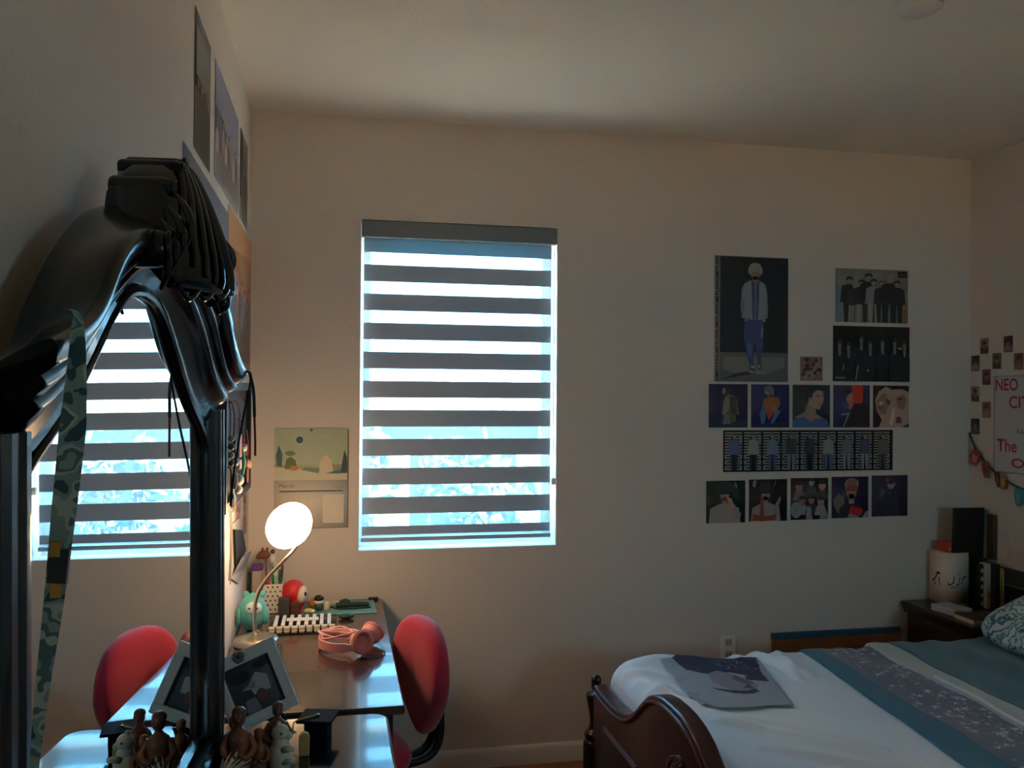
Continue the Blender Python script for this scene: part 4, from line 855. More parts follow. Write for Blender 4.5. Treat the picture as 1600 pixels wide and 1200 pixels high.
p.done('art_print', 'square print of a dark-haired head in profile with a blue vest', 'print', g1)
p = sq(3, E(38, 34, 60)); p.shape(E(30, 16, 18), [(.24, 0), (.52, .44), (.64, .56), (.84, .58), (1, .5), (1, 0)]); p.shape(E(176, 48, 34), [(.52, .58), (.50, 1.0), (.82, 1.0), (.80, .60), (.70, .56)]); p.shape(E(30, 26, 34), [(.30, .72), (.30, .94), (.46, .98), (.52, .84), (.42, .80)]); p.shape(E(156, 110, 92), [(.36, .62), (.36, .72), (.44, .80), (.53, .82), (.54, .52), (.46, .42), (.40, .46), (.42, .56)]); p.shape(E(190, 84, 84), ell(.47, .52, .05, .08))
p.shape(E(120, 116, 116), [(.20, .28), (.22, .32), (.46, .36), (.30, .02), (.27, .02), (.38, .30)]); p.done('art_print', 'square print of a red-haired person in side view', 'print', g1)
p = sq(4, E(34, 20, 22)); p.shape(E(158, 130, 116), [(.06, .66), (.16, .86), (.36, .98), (.52, .90), (.80, .92), (1, .84), (1, .10), (.8, 0), (.16, 0), (.24, .18), (.10, .40)]); p.shape(E(118, 88, 76), [(.10, .62), (.2, .76), (.34, .82), (.44, .6), (.36, .3), (.16, .34)], [(.62, .72), (.84, .8), (.96, .66), (.84, .4), (.68, .46)]); p.shape(E(58, 34, 32), ell(.20, .46, .08, .022, 8), ell(.76, .68, .08, .04, 8), [(.62, .10), (.66, .26), (.78, .24), (.80, .10)], [(.34, .7), (.5, .62), (.42, .5)]); p.shape(E(186, 166, 150), [(.44, .08), (.54, .44), (.60, .5), (.60, .2), (.52, .04)], [(.14, .56), (.2, .62), (.3, .6), (.22, .52)])
p.done('art_print', 'square print of two pale blond heads close together', 'print', g1)
# long patterned banner
p = bposter(2.064, 1.243, 2.927, 1.432, E(12, 12, 13)); n = 9; Wc = E(128, 126, 124)
for i in range(n):
    x0 = .010+i*(.982/n); w = .982/n-.012
    rects = []
    for r in range(14):
        y = .955-r*.0675-.012
        if r < 2: rects += [(x0, y-.022, x0+w, y+.012)]
        else:
            rects += [(x0, y-.022, x0+w*.36, y+.012), (x0+w*.64, y-.022, x0+w, y+.012)]
            if r in (9, 11, 13): rects += [(x0, y, x0+w*.10, y+.0675), (x0+w*.90, y, x0+w, y+.0675)]
            if r in (2, 3, 4): rects += [(x0+w*.88, y-.022, x0+w, y+.045)]
    p.rect(Wc, *rects)
cols = [((52, 58, 84), (22, 24, 32)), ((96, 96, 96), (14, 14, 16)), ((74, 78, 92), (40, 42, 70)), ((34, 36, 42), (70, 72, 74)), ((28, 28, 32), (16, 16, 18)), ((92, 94, 96), (46, 54, 72)), ((66, 64, 68), (88, 88, 92)), ((46, 46, 62), (84, 86, 88)), ((60, 54, 50), (44, 42, 42))]
for i, (tp, lg) in enumerate(cols): p.person(.062+i*.109, .035, .90, E(40, 34, 32), E(104, 86, 78), E(*tp), E(*lg), asp=.92)
p.done('banner', 'long black and white maze banner with nine standing people', 'banner')
# lower row
g2 = 'square prints in the lower row'; sq = lambda i, paper: bposter(1.983+i*.2085, 1.0125+i*.003, 1.983+i*.2085+.190, 1.2035+i*.0035, paper)
p = sq(0, E(20, 26, 26)); p.shape(E(70, 74, 70), [(.68, .80), (.74, .98), (.80, .86), (.76, .76)]); p.bust(.47, .68, .16, E(24, 22, 20), E(150, 112, 98), E(128, 122, 118), shoulder=2.3); p.shape(E(24, 28, 26), [(.22, .72), (.26, .92), (.46, .99), (.66, .95), (.80, .78), (.88, .5), (.74, .56), (.62, .74), (.46, .80), (.34, .78)]); p.shape(E(160, 124, 110), [(.54, .60), (.64, .58), (.74, .36), (.66, .22), (.56, .38)]); p.shape(E(96, 90, 92), [(.72, .46), (.78, .30), (.9, .22), (.84, .02), (.68, .2)]); p.shape(E(80, 34, 32), ell(.47, .585, .05, .04)); p.done('art_print', 'square print of a person in white with hand at the mouth', 'print', g2)
p = sq(1, E(18, 16, 20)); p.shape(E(90, 86, 86), [(.08, .85), (.12, .98), (.2, .98), (.16, .8)], [(.64, .8), (.72, .98), (.7, .98), (.60, .7)]); p.bust(.44, .66, .16, E(30, 22, 26), E(150, 112, 104), E(124, 114, 110), shoulder=2.2); p.shape(E(32, 24, 28), [(.24, .72), (.30, .96), (.54, 1.0), (.60, .74), (.44, .72)]); p.shape(E(70, 30, 34), [(.28, 0), (.30, .6), (.36, .58), (.38, .3), (.42, 0)]); p.shape(E(132, 110, 104), [(.64, .02), (.68, .4), (.80, .58), (.84, .54), (.76, .30), (.74, .02)]); p.shape(E(134, 54, 30), [(.08, .02), (.10, .18), (.42, .12), (.72, .16), (.68, .02)]); p.done('art_print', 'square print of a person in white jacket with orange stripe at the bottom', 'print', g2)
p = sq(2, E(22, 20, 22))
for cx, cy, r, sk, tp in ((.22, .80, .13, (150, 96, 88), (70, 60, 60)), (.55, .90, .10, (110, 104, 98), (40, 40, 44)), (.84, .82, .13, (150, 112, 108), (36, 34, 36)), (.30, .46, .12, (140, 84, 80), (110, 104, 104)), (.55, .48, .11, (130, 96, 88), (30, 28, 32)), (.80, .44, .13, (150, 110, 104), (120, 114, 112))):
    p.shape(E(*tp), [(max(0, cx-.18), max(0, cy-.34)), (cx-.10, cy-.10), (cx+.10, cy-.10), (min(1, cx+.18), max(0, cy-.34))]); p.shape(E(*sk), ell(cx, cy, r*.75, r)); p.shape(E(30, 24, 24), arc((cx, cy+r*.2), r*.8, r*.85, 0, 180, 10))
p.shape(E(120, 120, 126), ell(.14, .24, .15, .20)); p.shape(E(70, 72, 78), ell(.14, .24, .03, .04)); p.shape(E(128, 122, 118), [(.40, 0), (.42, .3), (.52, .32), (.58, 0)], [(.76, 0), (.78, .14), (.98, .14), (1, 0)]); p.done('art_print', 'square print crowded with faces and a white round disc', 'print', g2)
p = sq(3, E(20, 18, 40)); p.rect(E(16, 14, 18), (0, 0, .24, .3)); p.shape(E(70, 58, 58), [(.06, .3), (.04, .46), (.2, .60), (.34, .5), (.36, 0), (.24, 0)]); p.bust(.54, .66, .20, E(130, 66, 62), E(158, 116, 100), E(22, 18, 22), shoulder=1.6); p.shape(E(134, 92, 84), arc((.54, .80), .20, .17, -5, 185, 14)); p.shape(E(170, 120, 110), [(.36, .72), (.40, .92), (.42, .92), (.40, .72)], [(.68, .76), (.7, .92), (.72, .9), (.71, .74)]); p.shape(E(160, 34, 34), [(.46, .12), (.52, .30), (.82, .22), (.86, .18), (.78, .04)]); p.shape(E(110, 102, 104), [(.42, 0), (.48, .12), (.72, .04), (.74, 0)], [(.82, 0), (.94, .16), (1, .16), (1, 0)]); p.done('art_print', 'square print of a bleached-haired person with a red patch at the chest', 'print', g2)
p = sq(4, E(32, 27, 40)); p.shape(E(28, 24, 38), [(.2, 0), (.34, .55), (.55, .62), (.72, .5), (.8, 0)]); p.shape(E(110, 98, 100), [(.42, .80), (.46, .68), (.56, .66), (.64, .74), (.66, .82), (.54, .78)]); p.shape(E(76, 34, 44), ell(.43, .88, .07, .06)); p.shape(E(46, 42, 52), [(.46, .6), (.5, .42), (.53, .6)]); p.done('art_print', 'nearly black purple square print with a faint masked face', 'print', g2)
OU = thing('wall_outlet', 'white wall outlet on the back wall low behind the bed', 'outlet', (2.092, -.004, .388)); OW = mat((246, 244, 240), .35)
b = MB(); b.box(2.055, -.006, .388, 2.129, -.0005, .504, OW); b.build('plate', OU, bevel=.002)
for z in (.418, .474):
    b = MB(); b.box(2.075, -.0085, z-.016, 2.109, -.0062, z+.016, mat((206, 202, 192), .4)); so = b.build('socket', OU, bevel=.001)
    for x in (2.086, 2.098): MB().box(x-.0015, -.0092, z-.006, x+.0015, -.0086, z+.007, kx((40, 38, 36))).build('slot', so)
b = MB(); b.lathe([(.055, 0), (.062, -.006), (.060, -.028), (.048, -.036), (.0005, -.037)], (1.985, -1.44, RH-.001), mat((222, 220, 212), .5)); SD = b.build('smoke_detector'); tag(SD, 'white round smoke detector on the ceiling at the top edge', 'smoke detector')
#@@RIGHTWALL
# ================================================================== right wall: cards, poster, pennants
gc = 'photo cards in a chequer pattern on the right wall'
for y, z, cA, cB, lab in ((-.064, 1.795, (86, 60, 56), (40, 26, 26), 'pink faced photo card, upper left of the two highest cards'), (-.211, 1.797, (36, 20, 24), (96, 66, 64), 'dark photo card beside it, the upper right highest card'), (-.006, 1.716, (30, 26, 26), (84, 76, 72), 'black photo card nearest the room corner in the second row'), (-.142, 1.722, (60, 50, 46), (34, 28, 28), 'brown photo card in the middle of the second row'), (-.272, 1.716, (92, 40, 40), (80, 70, 66), 'photo card with a red lower half, right end of the second row'),
    (-.078, 1.648, (96, 40, 44), (50, 26, 28), 'reddish photo card just left of the poster lettering'), (-.006, 1.568, (104, 94, 84), (50, 36, 32), 'pale photo card with a small figure by the room corner'), (-.078, 1.494, (76, 46, 44), (110, 80, 74), 'photo card with two faces halfway down beside the poster'), (-.006, 1.413, (24, 20, 24), (52, 44, 48), 'near black photo card at the start of the pennant string')):
    p = Sheet((RW, y, z), *RIGHT, .053, .074, E(*cA), rough=.4); p.rect(E(*cB), (.06, .04, .94, .42)); p.bust(.5, .60, .20, E(34, 26, 26), E(130, 104, 94), E(*cB), shoulder=1.2, base=.06)
    p.done('photo_card', lab, 'photo card', gc)
p = Sheet((RW, -.150, 1.245), *RIGHT, .62, .445, (188, 187, 190), rough=.5); p.rect((204, 203, 206), (.01, .01, .99, .99)); RD_ = (186, 40, 48)
p.text('NEO', RD_, .020, .845, .125, width=.215, bold=.012); p.text('CITY', RD_, .150, .665, .125, width=.27, bold=.012); p.text('The', RD_, .035, .215, .13, width=.19, bold=.012); p.text('Origin', RD_, .175, .03, .13, width=.40, bold=.012)
p.shape((150, 154, 170), [(.22, .42), (.24, .50), (.25, .42), (.27, .46), (.30, .40)], [(.32, .40), (.33, .54), (.34, .40)], [(.38, .38), (.40, .55), (.42, .38)]); p.shape((160, 164, 178), [(.45, .30), (.5, .6), (.7, .62), (.8, .3)])
p.done('poster', 'white poster with red NEO CITY The Origin lettering on the right wall', 'poster')
GL = thing('pennant_string', 'dark string of colourful pennants drooping across the right wall', 'garland', (RW-.01, -.25, 1.15))
gp = crom([(RW-.010, -.004, 1.418), (RW-.012, -.045, 1.345), (RW-.012, -.12, 1.275), (RW-.012, -.21, 1.222), (RW-.012, -.32, 1.185), (RW-.012, -.46, 1.175), (RW-.012, -.62, 1.19)], 8)
b = MB(); b.tube(gp, .0045, mat(E(36, 26, 26), .7), 6); b.build('string', GL)
for y, z, w, h, c, c2, rot in ((-.058, 1.335, .056, .075, (146, 44, 46), (170, 110, 100), -18), (-.110, 1.285, .042, .075, (130, 70, 56), (110, 40, 40), 10), (-.185, 1.245, .030, .070, (44, 40, 30), (60, 56, 40), 12), (-.215, 1.240, .038, .072, (150, 92, 44), (176, 120, 60), 8), (-.315, 1.185, .045, .08, (44, 110, 122), (70, 140, 150), 0), (-.40, 1.17, .045, .08, (150, 50, 60), (170, 90, 90), 0), (-.49, 1.17, .045, .08, (160, 130, 60), (180, 150, 90), 0)):
    r = math.radians(rot); q = lambda u, v: Vector((RW-.017, y-(u*math.cos(r)-v*math.sin(r)), z+(u*math.sin(r)+v*math.cos(r))))
    b = MB(); b.prism([q(-w/2, 0), q(w/2, 0), q(w*.58, -h*.55), q(w*.2, -h), q(-w*.3, -h), q(-w*.58, -h*.5)], (.003, 0, 0), mat(E(*c), .6))
    b.poly([v+Vector((-.0006, 0, 0)) for v in (q(-w*.3, -h*.3), q(w*.3, -h*.35), q(w*.3, -h*.75), q(-w*.25, -h*.8))], mat(E(*c2), .6)); b.build('pennant', GL)
#@@NIGHTSTAND
# ================================================================== nightstand and what stands on it
NW = mat((52, 24, 22), .35, coat=.2); NZ = .63
NS = thing('nightstand', 'dark red brown wooden nightstand in the corner beyond the bed', 'nightstand', (3.15, -.25, 0))
b = MB(); b.loft([[(2.975-k, -.475-k, z), (3.335, -.475-k, z), (3.335, -.022, z), (2.975-k, -.022, z)] for k, z in ((0, NZ-.05), (.006, NZ-.04), (.006, NZ-.034), (.016, NZ-.02), (.016, NZ-.004), (.012, NZ))], NW); b.build('top', NS)
b = MB(); b.rbox(2.985, -.465, .09, 3.33, -.03, NZ-.0505, NW, r=.006); b.build('body', NS)
for z0, z1 in ((.14, .34), (.36, .56)):
    b = MB(); b.rbox(3.005, -.480, z0, 3.315, -.4655, z1, NW, r=.004); d = b.build('drawer', NS); MB().ball((3.16, -.489, (z0+z1)/2), .012, mat((110, 92, 60), .35, metal=1)).build('knob', d)
for x in (2.99, 3.295):
    for y in (-.46, -.065): MB().box(x, y, 0, x+.035, y+.035, .0895, NW).build('foot', NS, bevel=.003)
def nbox(name, lab, cat, x0, y0, z0, x1, y1, z1, c, g=None, rot=0, rough=.6):
    cx, cy = (x0+x1)/2, (y0+y1)/2; tf = Matrix.Translation((cx, cy, z0)) @ Matrix.Rotation(math.radians(rot), 4, 'Z')
    b = MB(); b.box(x0-cx, y0-cy, 0, x1-cx, y1-cy, z1-z0, mat(c, rough), tf=tf); return tag(b.build(name, bevel=.0015), lab, cat, g)
Z = NZ+.0006
WB = thing('gift_box', 'tall white box with brush lettering at the back corner of the nightstand', 'box', (3.165, -.085, Z))
b = MB(); b.box(3.105, -.140, Z, 3.225, -.030, .868, mat((230, 216, 200), .6)); b.build('box_body', WB, bevel=.0015)
p = Sheet((3.105, -.030, Z), (0, -1, 0), (0, 0, 1), .110, .238, (230, 216, 200), gap=.0004, th=.0002); p.shape((70, 62, 60), [(.18, .42), (.30, .46), (.55, .60), (.58, .58), (.36, .44), (.22, .38)], [(.35, .56), (.55, .62), (.72, .58), (.6, .56)], [(.58, .50), (.62, .34), (.66, .34), (.64, .52)], [(.28, .36), (.42, .4), (.38, .34)]); p.mb.build('lettering', WB, sharp=None)
p = Sheet((3.105, -.140, Z), (1, 0, 0), (0, 0, 1), .120, .238, (226, 214, 200), gap=.0004, th=.0002); p.shape((88, 80, 76), [(.04, .50), (.10, .42), (.22, .40), (.36, .46), (.34, .43), (.22, .37), (.09, .39)], [(.30, .40), (.36, .56), (.40, .56), (.35, .40)], [(.42, .44), (.46, .38), (.56, .40), (.62, .54), (.65, .53), (.58, .37), (.46, .35)], [(.52, .58), (.62, .61), (.61, .59), (.53, .56)], [(.68, .40), (.74, .52), (.92, .56), (.90, .53), (.77, .49), (.71, .40)], [(.10, .33), (.30, .35), (.52, .32), (.30, .33)]); p.mb.build('lettering', WB, sharp=None)
RB = thing('red_carton', 'small red carton with a dark emblem on top of the tall white box', 'box', (3.165, -.085, .869))
b = MB(); b.box(3.128, -.118, .8695, 3.205, -.050, .912, mat((196, 62, 54), .5)); b.build('carton_body', RB, bevel=.0015)
p = Sheet((3.128, -.118, .8695), (1, 0, 0), (0, 0, 1), .077, .0425, (196, 62, 54), gap=.0004, th=.0002); p.shape((226, 160, 140), [(.1, .1), (.2, .6), (.45, .5), (.4, .1)]); p.shape((60, 24, 24), ell(.62, .55, .14, .22)); p.shape((230, 200, 180), ell(.7, .2, .08, .12)); p.mb.build('emblem', RB, sharp=None)
gb = 'upright books on the nightstand'
nbox('book', 'pale greenish book standing at the wall right of the tall white box', 'book', 3.2345, -.075, Z, 3.325, -.030, .835, (166, 168, 156), gb)
BS = thing('book', 'thin black book with white squares down its spine', 'book', (3.235, -.20, Z), gb)
b = MB(); b.box(3.226, -.215, Z, 3.242, -.188, .828, mat((24, 22, 24), .5)); b.build('cover', BS, bevel=.001)
for i in range(5): MB().box(3.2275, -.2162, Z+.012+i*.037, 3.2395, -.2152, Z+.030+i*.037, mat((190, 184, 176), .5)).build('spine_square', BS)
b = MB(); b.box(3.2425, -.235, Z, 3.262, -.190, .834, mat((192, 190, 178), .6)); b.box(3.2425, -.2362, Z+.05, 3.262, -.2352, Z+.075, mat((196, 150, 70), .6)); tag(b.build('book'), 'white book with a yellow band on its spine', 'book', gb)
nbox('book', 'thick black book between the white book and the yellow one', 'book', 3.2625, -.262, Z, 3.288, -.10, .834, (20, 18, 18), gb)
nbox('book', 'mustard yellow book in the upright row', 'book', 3.2885, -.262, Z, 3.303, -.12, .818, (186, 146, 56), gb)
nbox('book', 'thin pale green book right of the mustard one', 'book', 3.3035, -.262, Z, 3.310, -.12, .812, (170, 186, 160), gb)
b = MB(); b.box(3.3105, -.43, Z, 3.345, -.125, .745, mat((18, 17, 20), .4)); b.box(3.3105, -.43, .7455, 3.345, -.125, .748, mat((150, 150, 150), .3)); b.box(3.3105, -.43, .7485, 3.345, -.125, .815, mat((46, 44, 36), .5)); tag(b.build('storage_case', bevel=.001), 'black case with a pale lid line at the right end of the nightstand', 'case')
ga = 'tall albums standing behind the book row'
def album(lab, x0, y0, x1, y1, z0, z1, lean, c, edge=None):
    b = MB(); b.loft([[(x0, y0, z0), (x1, y0, z0), (x1, y1, z0), (x0, y1, z0)], [(x0+lean, y0, z1), (x1+lean, y0, z1), (x1+lean, y1, z1), (x0+lean, y1, z1)]], mat(c, .45)); return tag(b.build('album', bevel=.001), lab, 'album', ga)
RK = thing('acrylic_stand', 'clear acrylic stand holding the tall albums behind the books', 'stand', (3.24, -.055, Z))
album('tall black album standing frontmost in the corner stand', 3.148, -.140, 3.304, -.122, .841, 1.075, .008, (15, 14, 16))
album('grey paged album beside the tall black one', 3.3055, -.140, 3.324, -.040, .841, 1.062, .003, (110, 106, 100))
album('brown album at the right end of the corner stand', 3.3275, -.175, 3.345, -.050, .841, 1.045, .001, (84, 66, 50))
b = MB(); b.box(3.2265, -.180, .8365, 3.345, -.028, .8402, CLEAR); b.build('shelf', RK)
b = MB(); b.box(3.3275, -.112, Z, 3.345, -.0775, .8362, CLEAR); b.build('leg', RK)
b = MB(); b.box(3.2265, -.085, Z, 3.231, -.030, .8362, CLEAR); b.build('leg', RK)
gf = 'flat things on the nightstand front'
nbox('tissue_pack', 'flat white tissue pack lying in front of the tall white box', 'tissue pack', 2.985, -.33, Z, 3.085, -.20, Z+.030, (206, 204, 206), gf, rot=8)
nbox('booklet', 'clear grey booklet lying between tissue pack and white box', 'booklet', 3.03, -.185, Z, 3.19, -.145, Z+.006, (140, 138, 132), gf)
NB = thing('book', 'cream paged book with a dark cover lying flat at the nightstand edge', 'book', (3.06, -.41, Z), gf)
b = MB(); b.box(2.985, -.462, Z, 3.155, -.345, Z+.018, mat((214, 196, 160), .7)); b.build('pages', NB); b = MB(); b.box(2.983, -.464, Z+.0185, 3.157, -.343, Z+.022, mat((70, 66, 64), .5)); b.build('cover', NB, bevel=.001)
nbox('carton', 'small white carton at the front edge of the nightstand near the pillow', 'box', 3.165, -.470, Z, 3.225, -.420, Z+.042, (206, 200, 196), gf)
nbox('cloth_pouch', 'flat dusty pink pouch lying in front of the black case', 'pouch', 3.232, -.468, Z, 3.305, -.30, Z+.020, (150, 104, 104), gf)
BB = thing('cork_panel', 'brown panel with a blue top edge leaning on the back wall behind the bed', 'panel', (2.63, -.04, .08))
tf = Matrix.Translation((2.63, -.030, .083)) @ Matrix.Rotation(math.radians(-3), 4, 'X')
b = MB(); b.box(-.325, -.012, 0, .325, .006, .395, mat((150, 92, 58), .8, var=.12, vscale=30), tf=tf); b.build('panel_board', BB)
b = MB(); b.box(-.328, -.0145, .3955, .328, .0085, .422, mat((44, 86, 112), .5), tf=tf); b.build('blue_edge', BB, bevel=.002)

#@@BED
# ================================================================== bed
BWD = mat((76, 33, 22), .3, coat=.2, var=.15, vscale=5, stretch=(1, 1, 6)); BDK = mat((30, 17, 15), .25, coat=.35)
BX, BYC = 1.30, -1.325
BED = thing('bed', 'carved dark brown wooden bed with turned foot posts and an arched footboard', 'bed', (2.3, BYC, 0))
def foot_top(y):
    u = abs(y-BYC)
    pts = [(0, .716), (.06, .714), (.12, .704), (.18, .682), (.24, .640), (.30, .592), (.36, .558), (.42, .538), (.50, .524), (.60, .518), (.70, .522), (.76, .530)]
    for (a, za), (c, zc) in zip(pts, pts[1:]):
        if u <= c: t = (u-a)/(c-a); return za+(zc-za)*t
    return pts[-1][1]
def arched_board(x0, x1, yc, hw, zlow, ztop, m, lip=.0):
    ys = [yc-hw+2*hw*i/80 for i in range(81)]; rings = []
    r = .008
    for y in ys:
        z = ztop(y); rings.append([(x0, y, zlow), (x0, y, z-r), (x0+r*.3, y, z-r*.3), (x0+r, y, z), (x1-r, y, z), (x1-r*.3, y, z-r*.3), (x1, y, z-r), (x1, y, zlow)])
    return MB().loft(rings, m)
arched_board(1.278, 1.332, BYC, .735, .16, foot_top, BWD).build('footboard', BED, sharp=50)
b = MB(); path = [(1.2765, BYC-.72+1.44*i/70, foot_top(BYC-.72+1.44*i/70)-.022) for i in range(71)]; b.tube(path, .007, BWD, 8); b.build('edge_molding', BED)
for yc in (BYC+.44, BYC-.44):
    b = MB(); b.loft([[(1.2775-.010*k, yc-.17+q, .24+q), (1.2775-.010*k, yc+.17-q, .24+q), (1.2775-.010*k, yc+.17-q, .43-q), (1.2775-.010*k, yc-.17+q, .43-q)] for k, q in ((0, 0), (1, .012))], BWD); b.build('raised_panel', BED, bevel=.002)
RO = (1.277, -1.40, .535); b = MB(); b.lathe([(.068, 0), (.068, .010), (.058, .016), (.050, .012), (.030, .018), (.010, .026), (.001, .027)], RO, BWD, n=36, axis=(-1, 0, 0)); ro = b.build('rosette', BED)
b = MB()
for i in range(30):
    a = 2*math.pi*i/30; b.ball((1.277-.013, RO[1]+.063*math.cos(a), RO[2]+.063*math.sin(a)), .0052, mat((110, 70, 52), .3), 8, 6)
o = b.build('beading', ro); o['kind'] = 'stuff'
post = [(.034, 0), (.040, .02), (.040, .10), (.030, .12), (.045, .16), (.0475, .20), (.048, .285), (.046, .305), (.041, .312), (.037, .315), (.043, .322), (.044, .332), (.040, .342), (.030, .350), (.0245, .366), (.0235, .384), (.026, .410), (.032, .440), (.037, .464), (.038, .474), (.036, .480), (.018, .483), (.013, .488), (.016, .500), (.0195, .512), (.018, .522), (.0195, .532), (.016, .543), (.007, .550), (.001, .551)]
for y in (BYC+.775, BYC-.775):
    MB().lathe(post, (1.300, y, 0), BDK, n=28).build('foot_post', BED, sharp=50)
def rail(y0, y1): MB().box(1.3325, y0, .22, 3.285, y1, .36, BWD).build('side_rail', BED, bevel=.004)
rail(-.548, -.528); rail(-2.122, -2.102)
arched_board(3.29, 3.335, BYC, .76, .16, lambda y: .98+.16*math.cos(min(1.57, abs(y-BYC)*2)), BWD).build('headboard', BED, sharp=50)
for y in (BYC+.72, BYC-.72): MB().box(3.292, y-.03, 0, 3.333, y+.03, .1595, BDK).build('head_leg', BED)
MB().box(1.34, -2.055, .24, 3.28, -.595, .285, mat((90, 70, 55), .8)).build('slat_base', BED)
MX0, MX1, MY0, MY1 = 1.345, 3.275, -2.075, -.575
RIDGES = [(1.50, -1.14, 1.86, -1.46, .012, .016), (1.47, -1.20, 1.80, -1.50, .010, .014), (1.60, -1.34, 1.95, -1.66, .013, .018), (1.52, -1.42, 1.78, -1.60, .011, .016), (1.68, -1.14, 2.0, -1.30, .006, .018), (1.42, -1.02, 1.55, -1.30, .010, .02), (1.90, -.60, 1.98, -.86, .014, .022), (1.82, -.60, 1.88, -.80, .010, .018), (2.0, -.60, 1.92, -.90, .010, .02), (1.40, -.66, 1.62, -.62, .014, .045), (1.38, -.80, 1.46, -1.10, .012, .02), (1.36, -.70, 1.50, -.82, .012, .016), (1.37, -.90, 1.48, -.98, .010, .014), (1.5, -1.62, 1.9, -1.85, .012, .02)]
def bed_z(x, y):
    z = .608+.004*math.sin(x*5+1)*math.cos(y*4)+.003*math.sin(13*x+9*y)
    z += .012*math.exp(-((x-1.46)/.12)**2-((y+.66)/.10)**2)-.010*max(0, min(1, (x-2.2)/.5))
    for x0, y0, x1, y1, a, w in RIDGES:
        dx, dy = x1-x0, y1-y0; L2 = dx*dx+dy*dy; t = ((x-x0)*dx+(y-y0)*dy)/L2; tc = min(1, max(0, t)); d = math.hypot(x-x0-dx*tc, y-y0-dy*tc)
        z += 1.6*a*math.exp(-(d/w)**2)*(.4+.6*math.sin(math.pi*min(1, max(0, .1+.8*tc))))
    return z
def drop(d, r):
    return 0 if d >= r else r-math.sqrt(max(0, r*r-(r-d)**2))
def cover_point(x, t, lift=0.0, x_foot=MX0, hang=.28, wob=1.0):
    """t runs across the bed: -1..0 hangs on the far side, 0..1 across the top, 1..2 hangs on the near side"""
    y = MY1-(MY1-MY0)*min(1, max(0, t)); d = min(MY1-y, y-MY0); z = bed_z(x, y)+lift-drop(d, .055)-drop(x-x_foot, .06)
    if t < 0: y = MY1+.004+lift*.6+.010*wob*math.sin(x*31)*(-t); z = bed_z(x, MY1)+lift-.055-hang*(-t)-drop(x-x_foot, .06)
    if t > 1: y = MY0-.004-lift*.6-.010*wob*math.sin(x*27)*(t-1); z = bed_z(x, MY0)+lift-.055-hang*(t-1)-drop(x-x_foot, .06)
    return Vector((x, y, z))
def cloth_grid(xs, ts, fn, m, mb=None):
    mb = mb or MB(); nx, nt = len(xs), len(ts)
    mb.add([fn(x, t) for x in xs for t in ts], [(i*nt+j, (i+1)*nt+j, (i+1)*nt+j+1, i*nt+j+1) for i in range(nx-1) for j in range(nt-1)], m); return mb
def span(a, c, n): return [a+(c-a)*i/n for i in range(n+1)]
TS = [-1, -.6, -.3, -.1, 0]+[.003, .007, .013, .02, .028]+span(.036, .964, 170)+[.972, .98, .987, .993, .997]+[1, 1.1, 1.3, 1.6, 2]
XS = [MX0+q for q in (0, .001, .004, .010, .018, .028, .04)]+span(MX0+.05, 2.22, 150)+span(2.24, MX1, 40)
MA = thing('mattress', 'mattress under a wrinkled white fitted sheet', 'mattress', (2.3, BYC, .2855))
SHEET = mat((236, 240, 242), .85, sheen=.2)
b = cloth_grid(XS, TS, cover_point, SHEET)
b.add([cover_point(MX0, t) for t in TS]+[Vector((MX0, cover_point(MX0, t).y, .30)) for t in TS], [(i, i+1, i+1+len(TS), i+len(TS)) for i in range(len(TS)-1)], SHEET)
b.build('fitted_sheet', MA, sharp=None)
MB().rbox(MX0+.01, MY0+.01, .286, MX1-.005, MY1-.01, .52, mat((200, 200, 196), .9), r=.04).build('mattress_core', MA)
def slant(x_far, x_near):
    return lambda t: x_far+(x_near-x_far)*min(1, max(0, t))
BK_ = thing('throw_blanket', 'teal bordered grey throw blanket with pale starfish shapes across the bed', 'blanket', (2.2, BYC, .64))
TEALB = mat((50, 108, 128), .9, sheen=.2); GREYB = mat((116, 116, 128), .9, sheen=.2, bump=.2, bscale=60); CREAM = mat((196, 200, 192), .9, sheen=.2); TEAL2 = mat((58, 104, 116), .9, sheen=.25, bump=.15, bscale=40)
e0, e1, e2, e3, e4 = slant(2.10, 1.955), slant(2.165, 2.085), slant(2.40, 2.30), slant(2.47, 2.37), slant(2.9, 2.9)
T2 = [-.62, -.5, -.25, -.1, 0]+[.004, .010, .018, .028]+span(.04, .96, 60)+[.972, .982, .99, .996]+[1, 1.1, 1.3, 1.45, 1.62]
def band(fa, fb, lift, n, wr=.004):
    def fn(u, t):
        x = fa(t)+(fb(t)-fa(t))*u; p = cover_point(x, t, lift+wr*math.sin(x*37+t*14)*math.sin(t*23+x*11)); return p
    return cloth_grid(span(0, 1, n), T2, fn, None) if False else fn
def strip_part(name, fa, fb, lift, m, parent, n=14, wr=.003, edge=True):
    fn = band(fa, fb, lift, n, wr); us = span(0, 1, n); b = MB()
    cloth_grid(us, T2, fn, m, b)
    if edge:
        for u in (0, 1): b.add([fn(u, t) for t in T2]+[fn(u, t)-Vector((0, 0, lift*.9)) for t in T2], [(i, i+1, i+1+len(T2), i+len(T2)) for i in range(len(T2)-1)], m)
    return b.build(name, parent, sharp=None)
strip_part('teal_border', e0, e1, .012, TEALB, BK_); strip_part('grey_panel', e1, e2, .013, GREYB, BK_, n=20, wr=.005)
fg = band(e1, e2, .0165, 20, .005); rng = random.Random(12); b = MB(); SP = mat((222, 224, 230), .8)
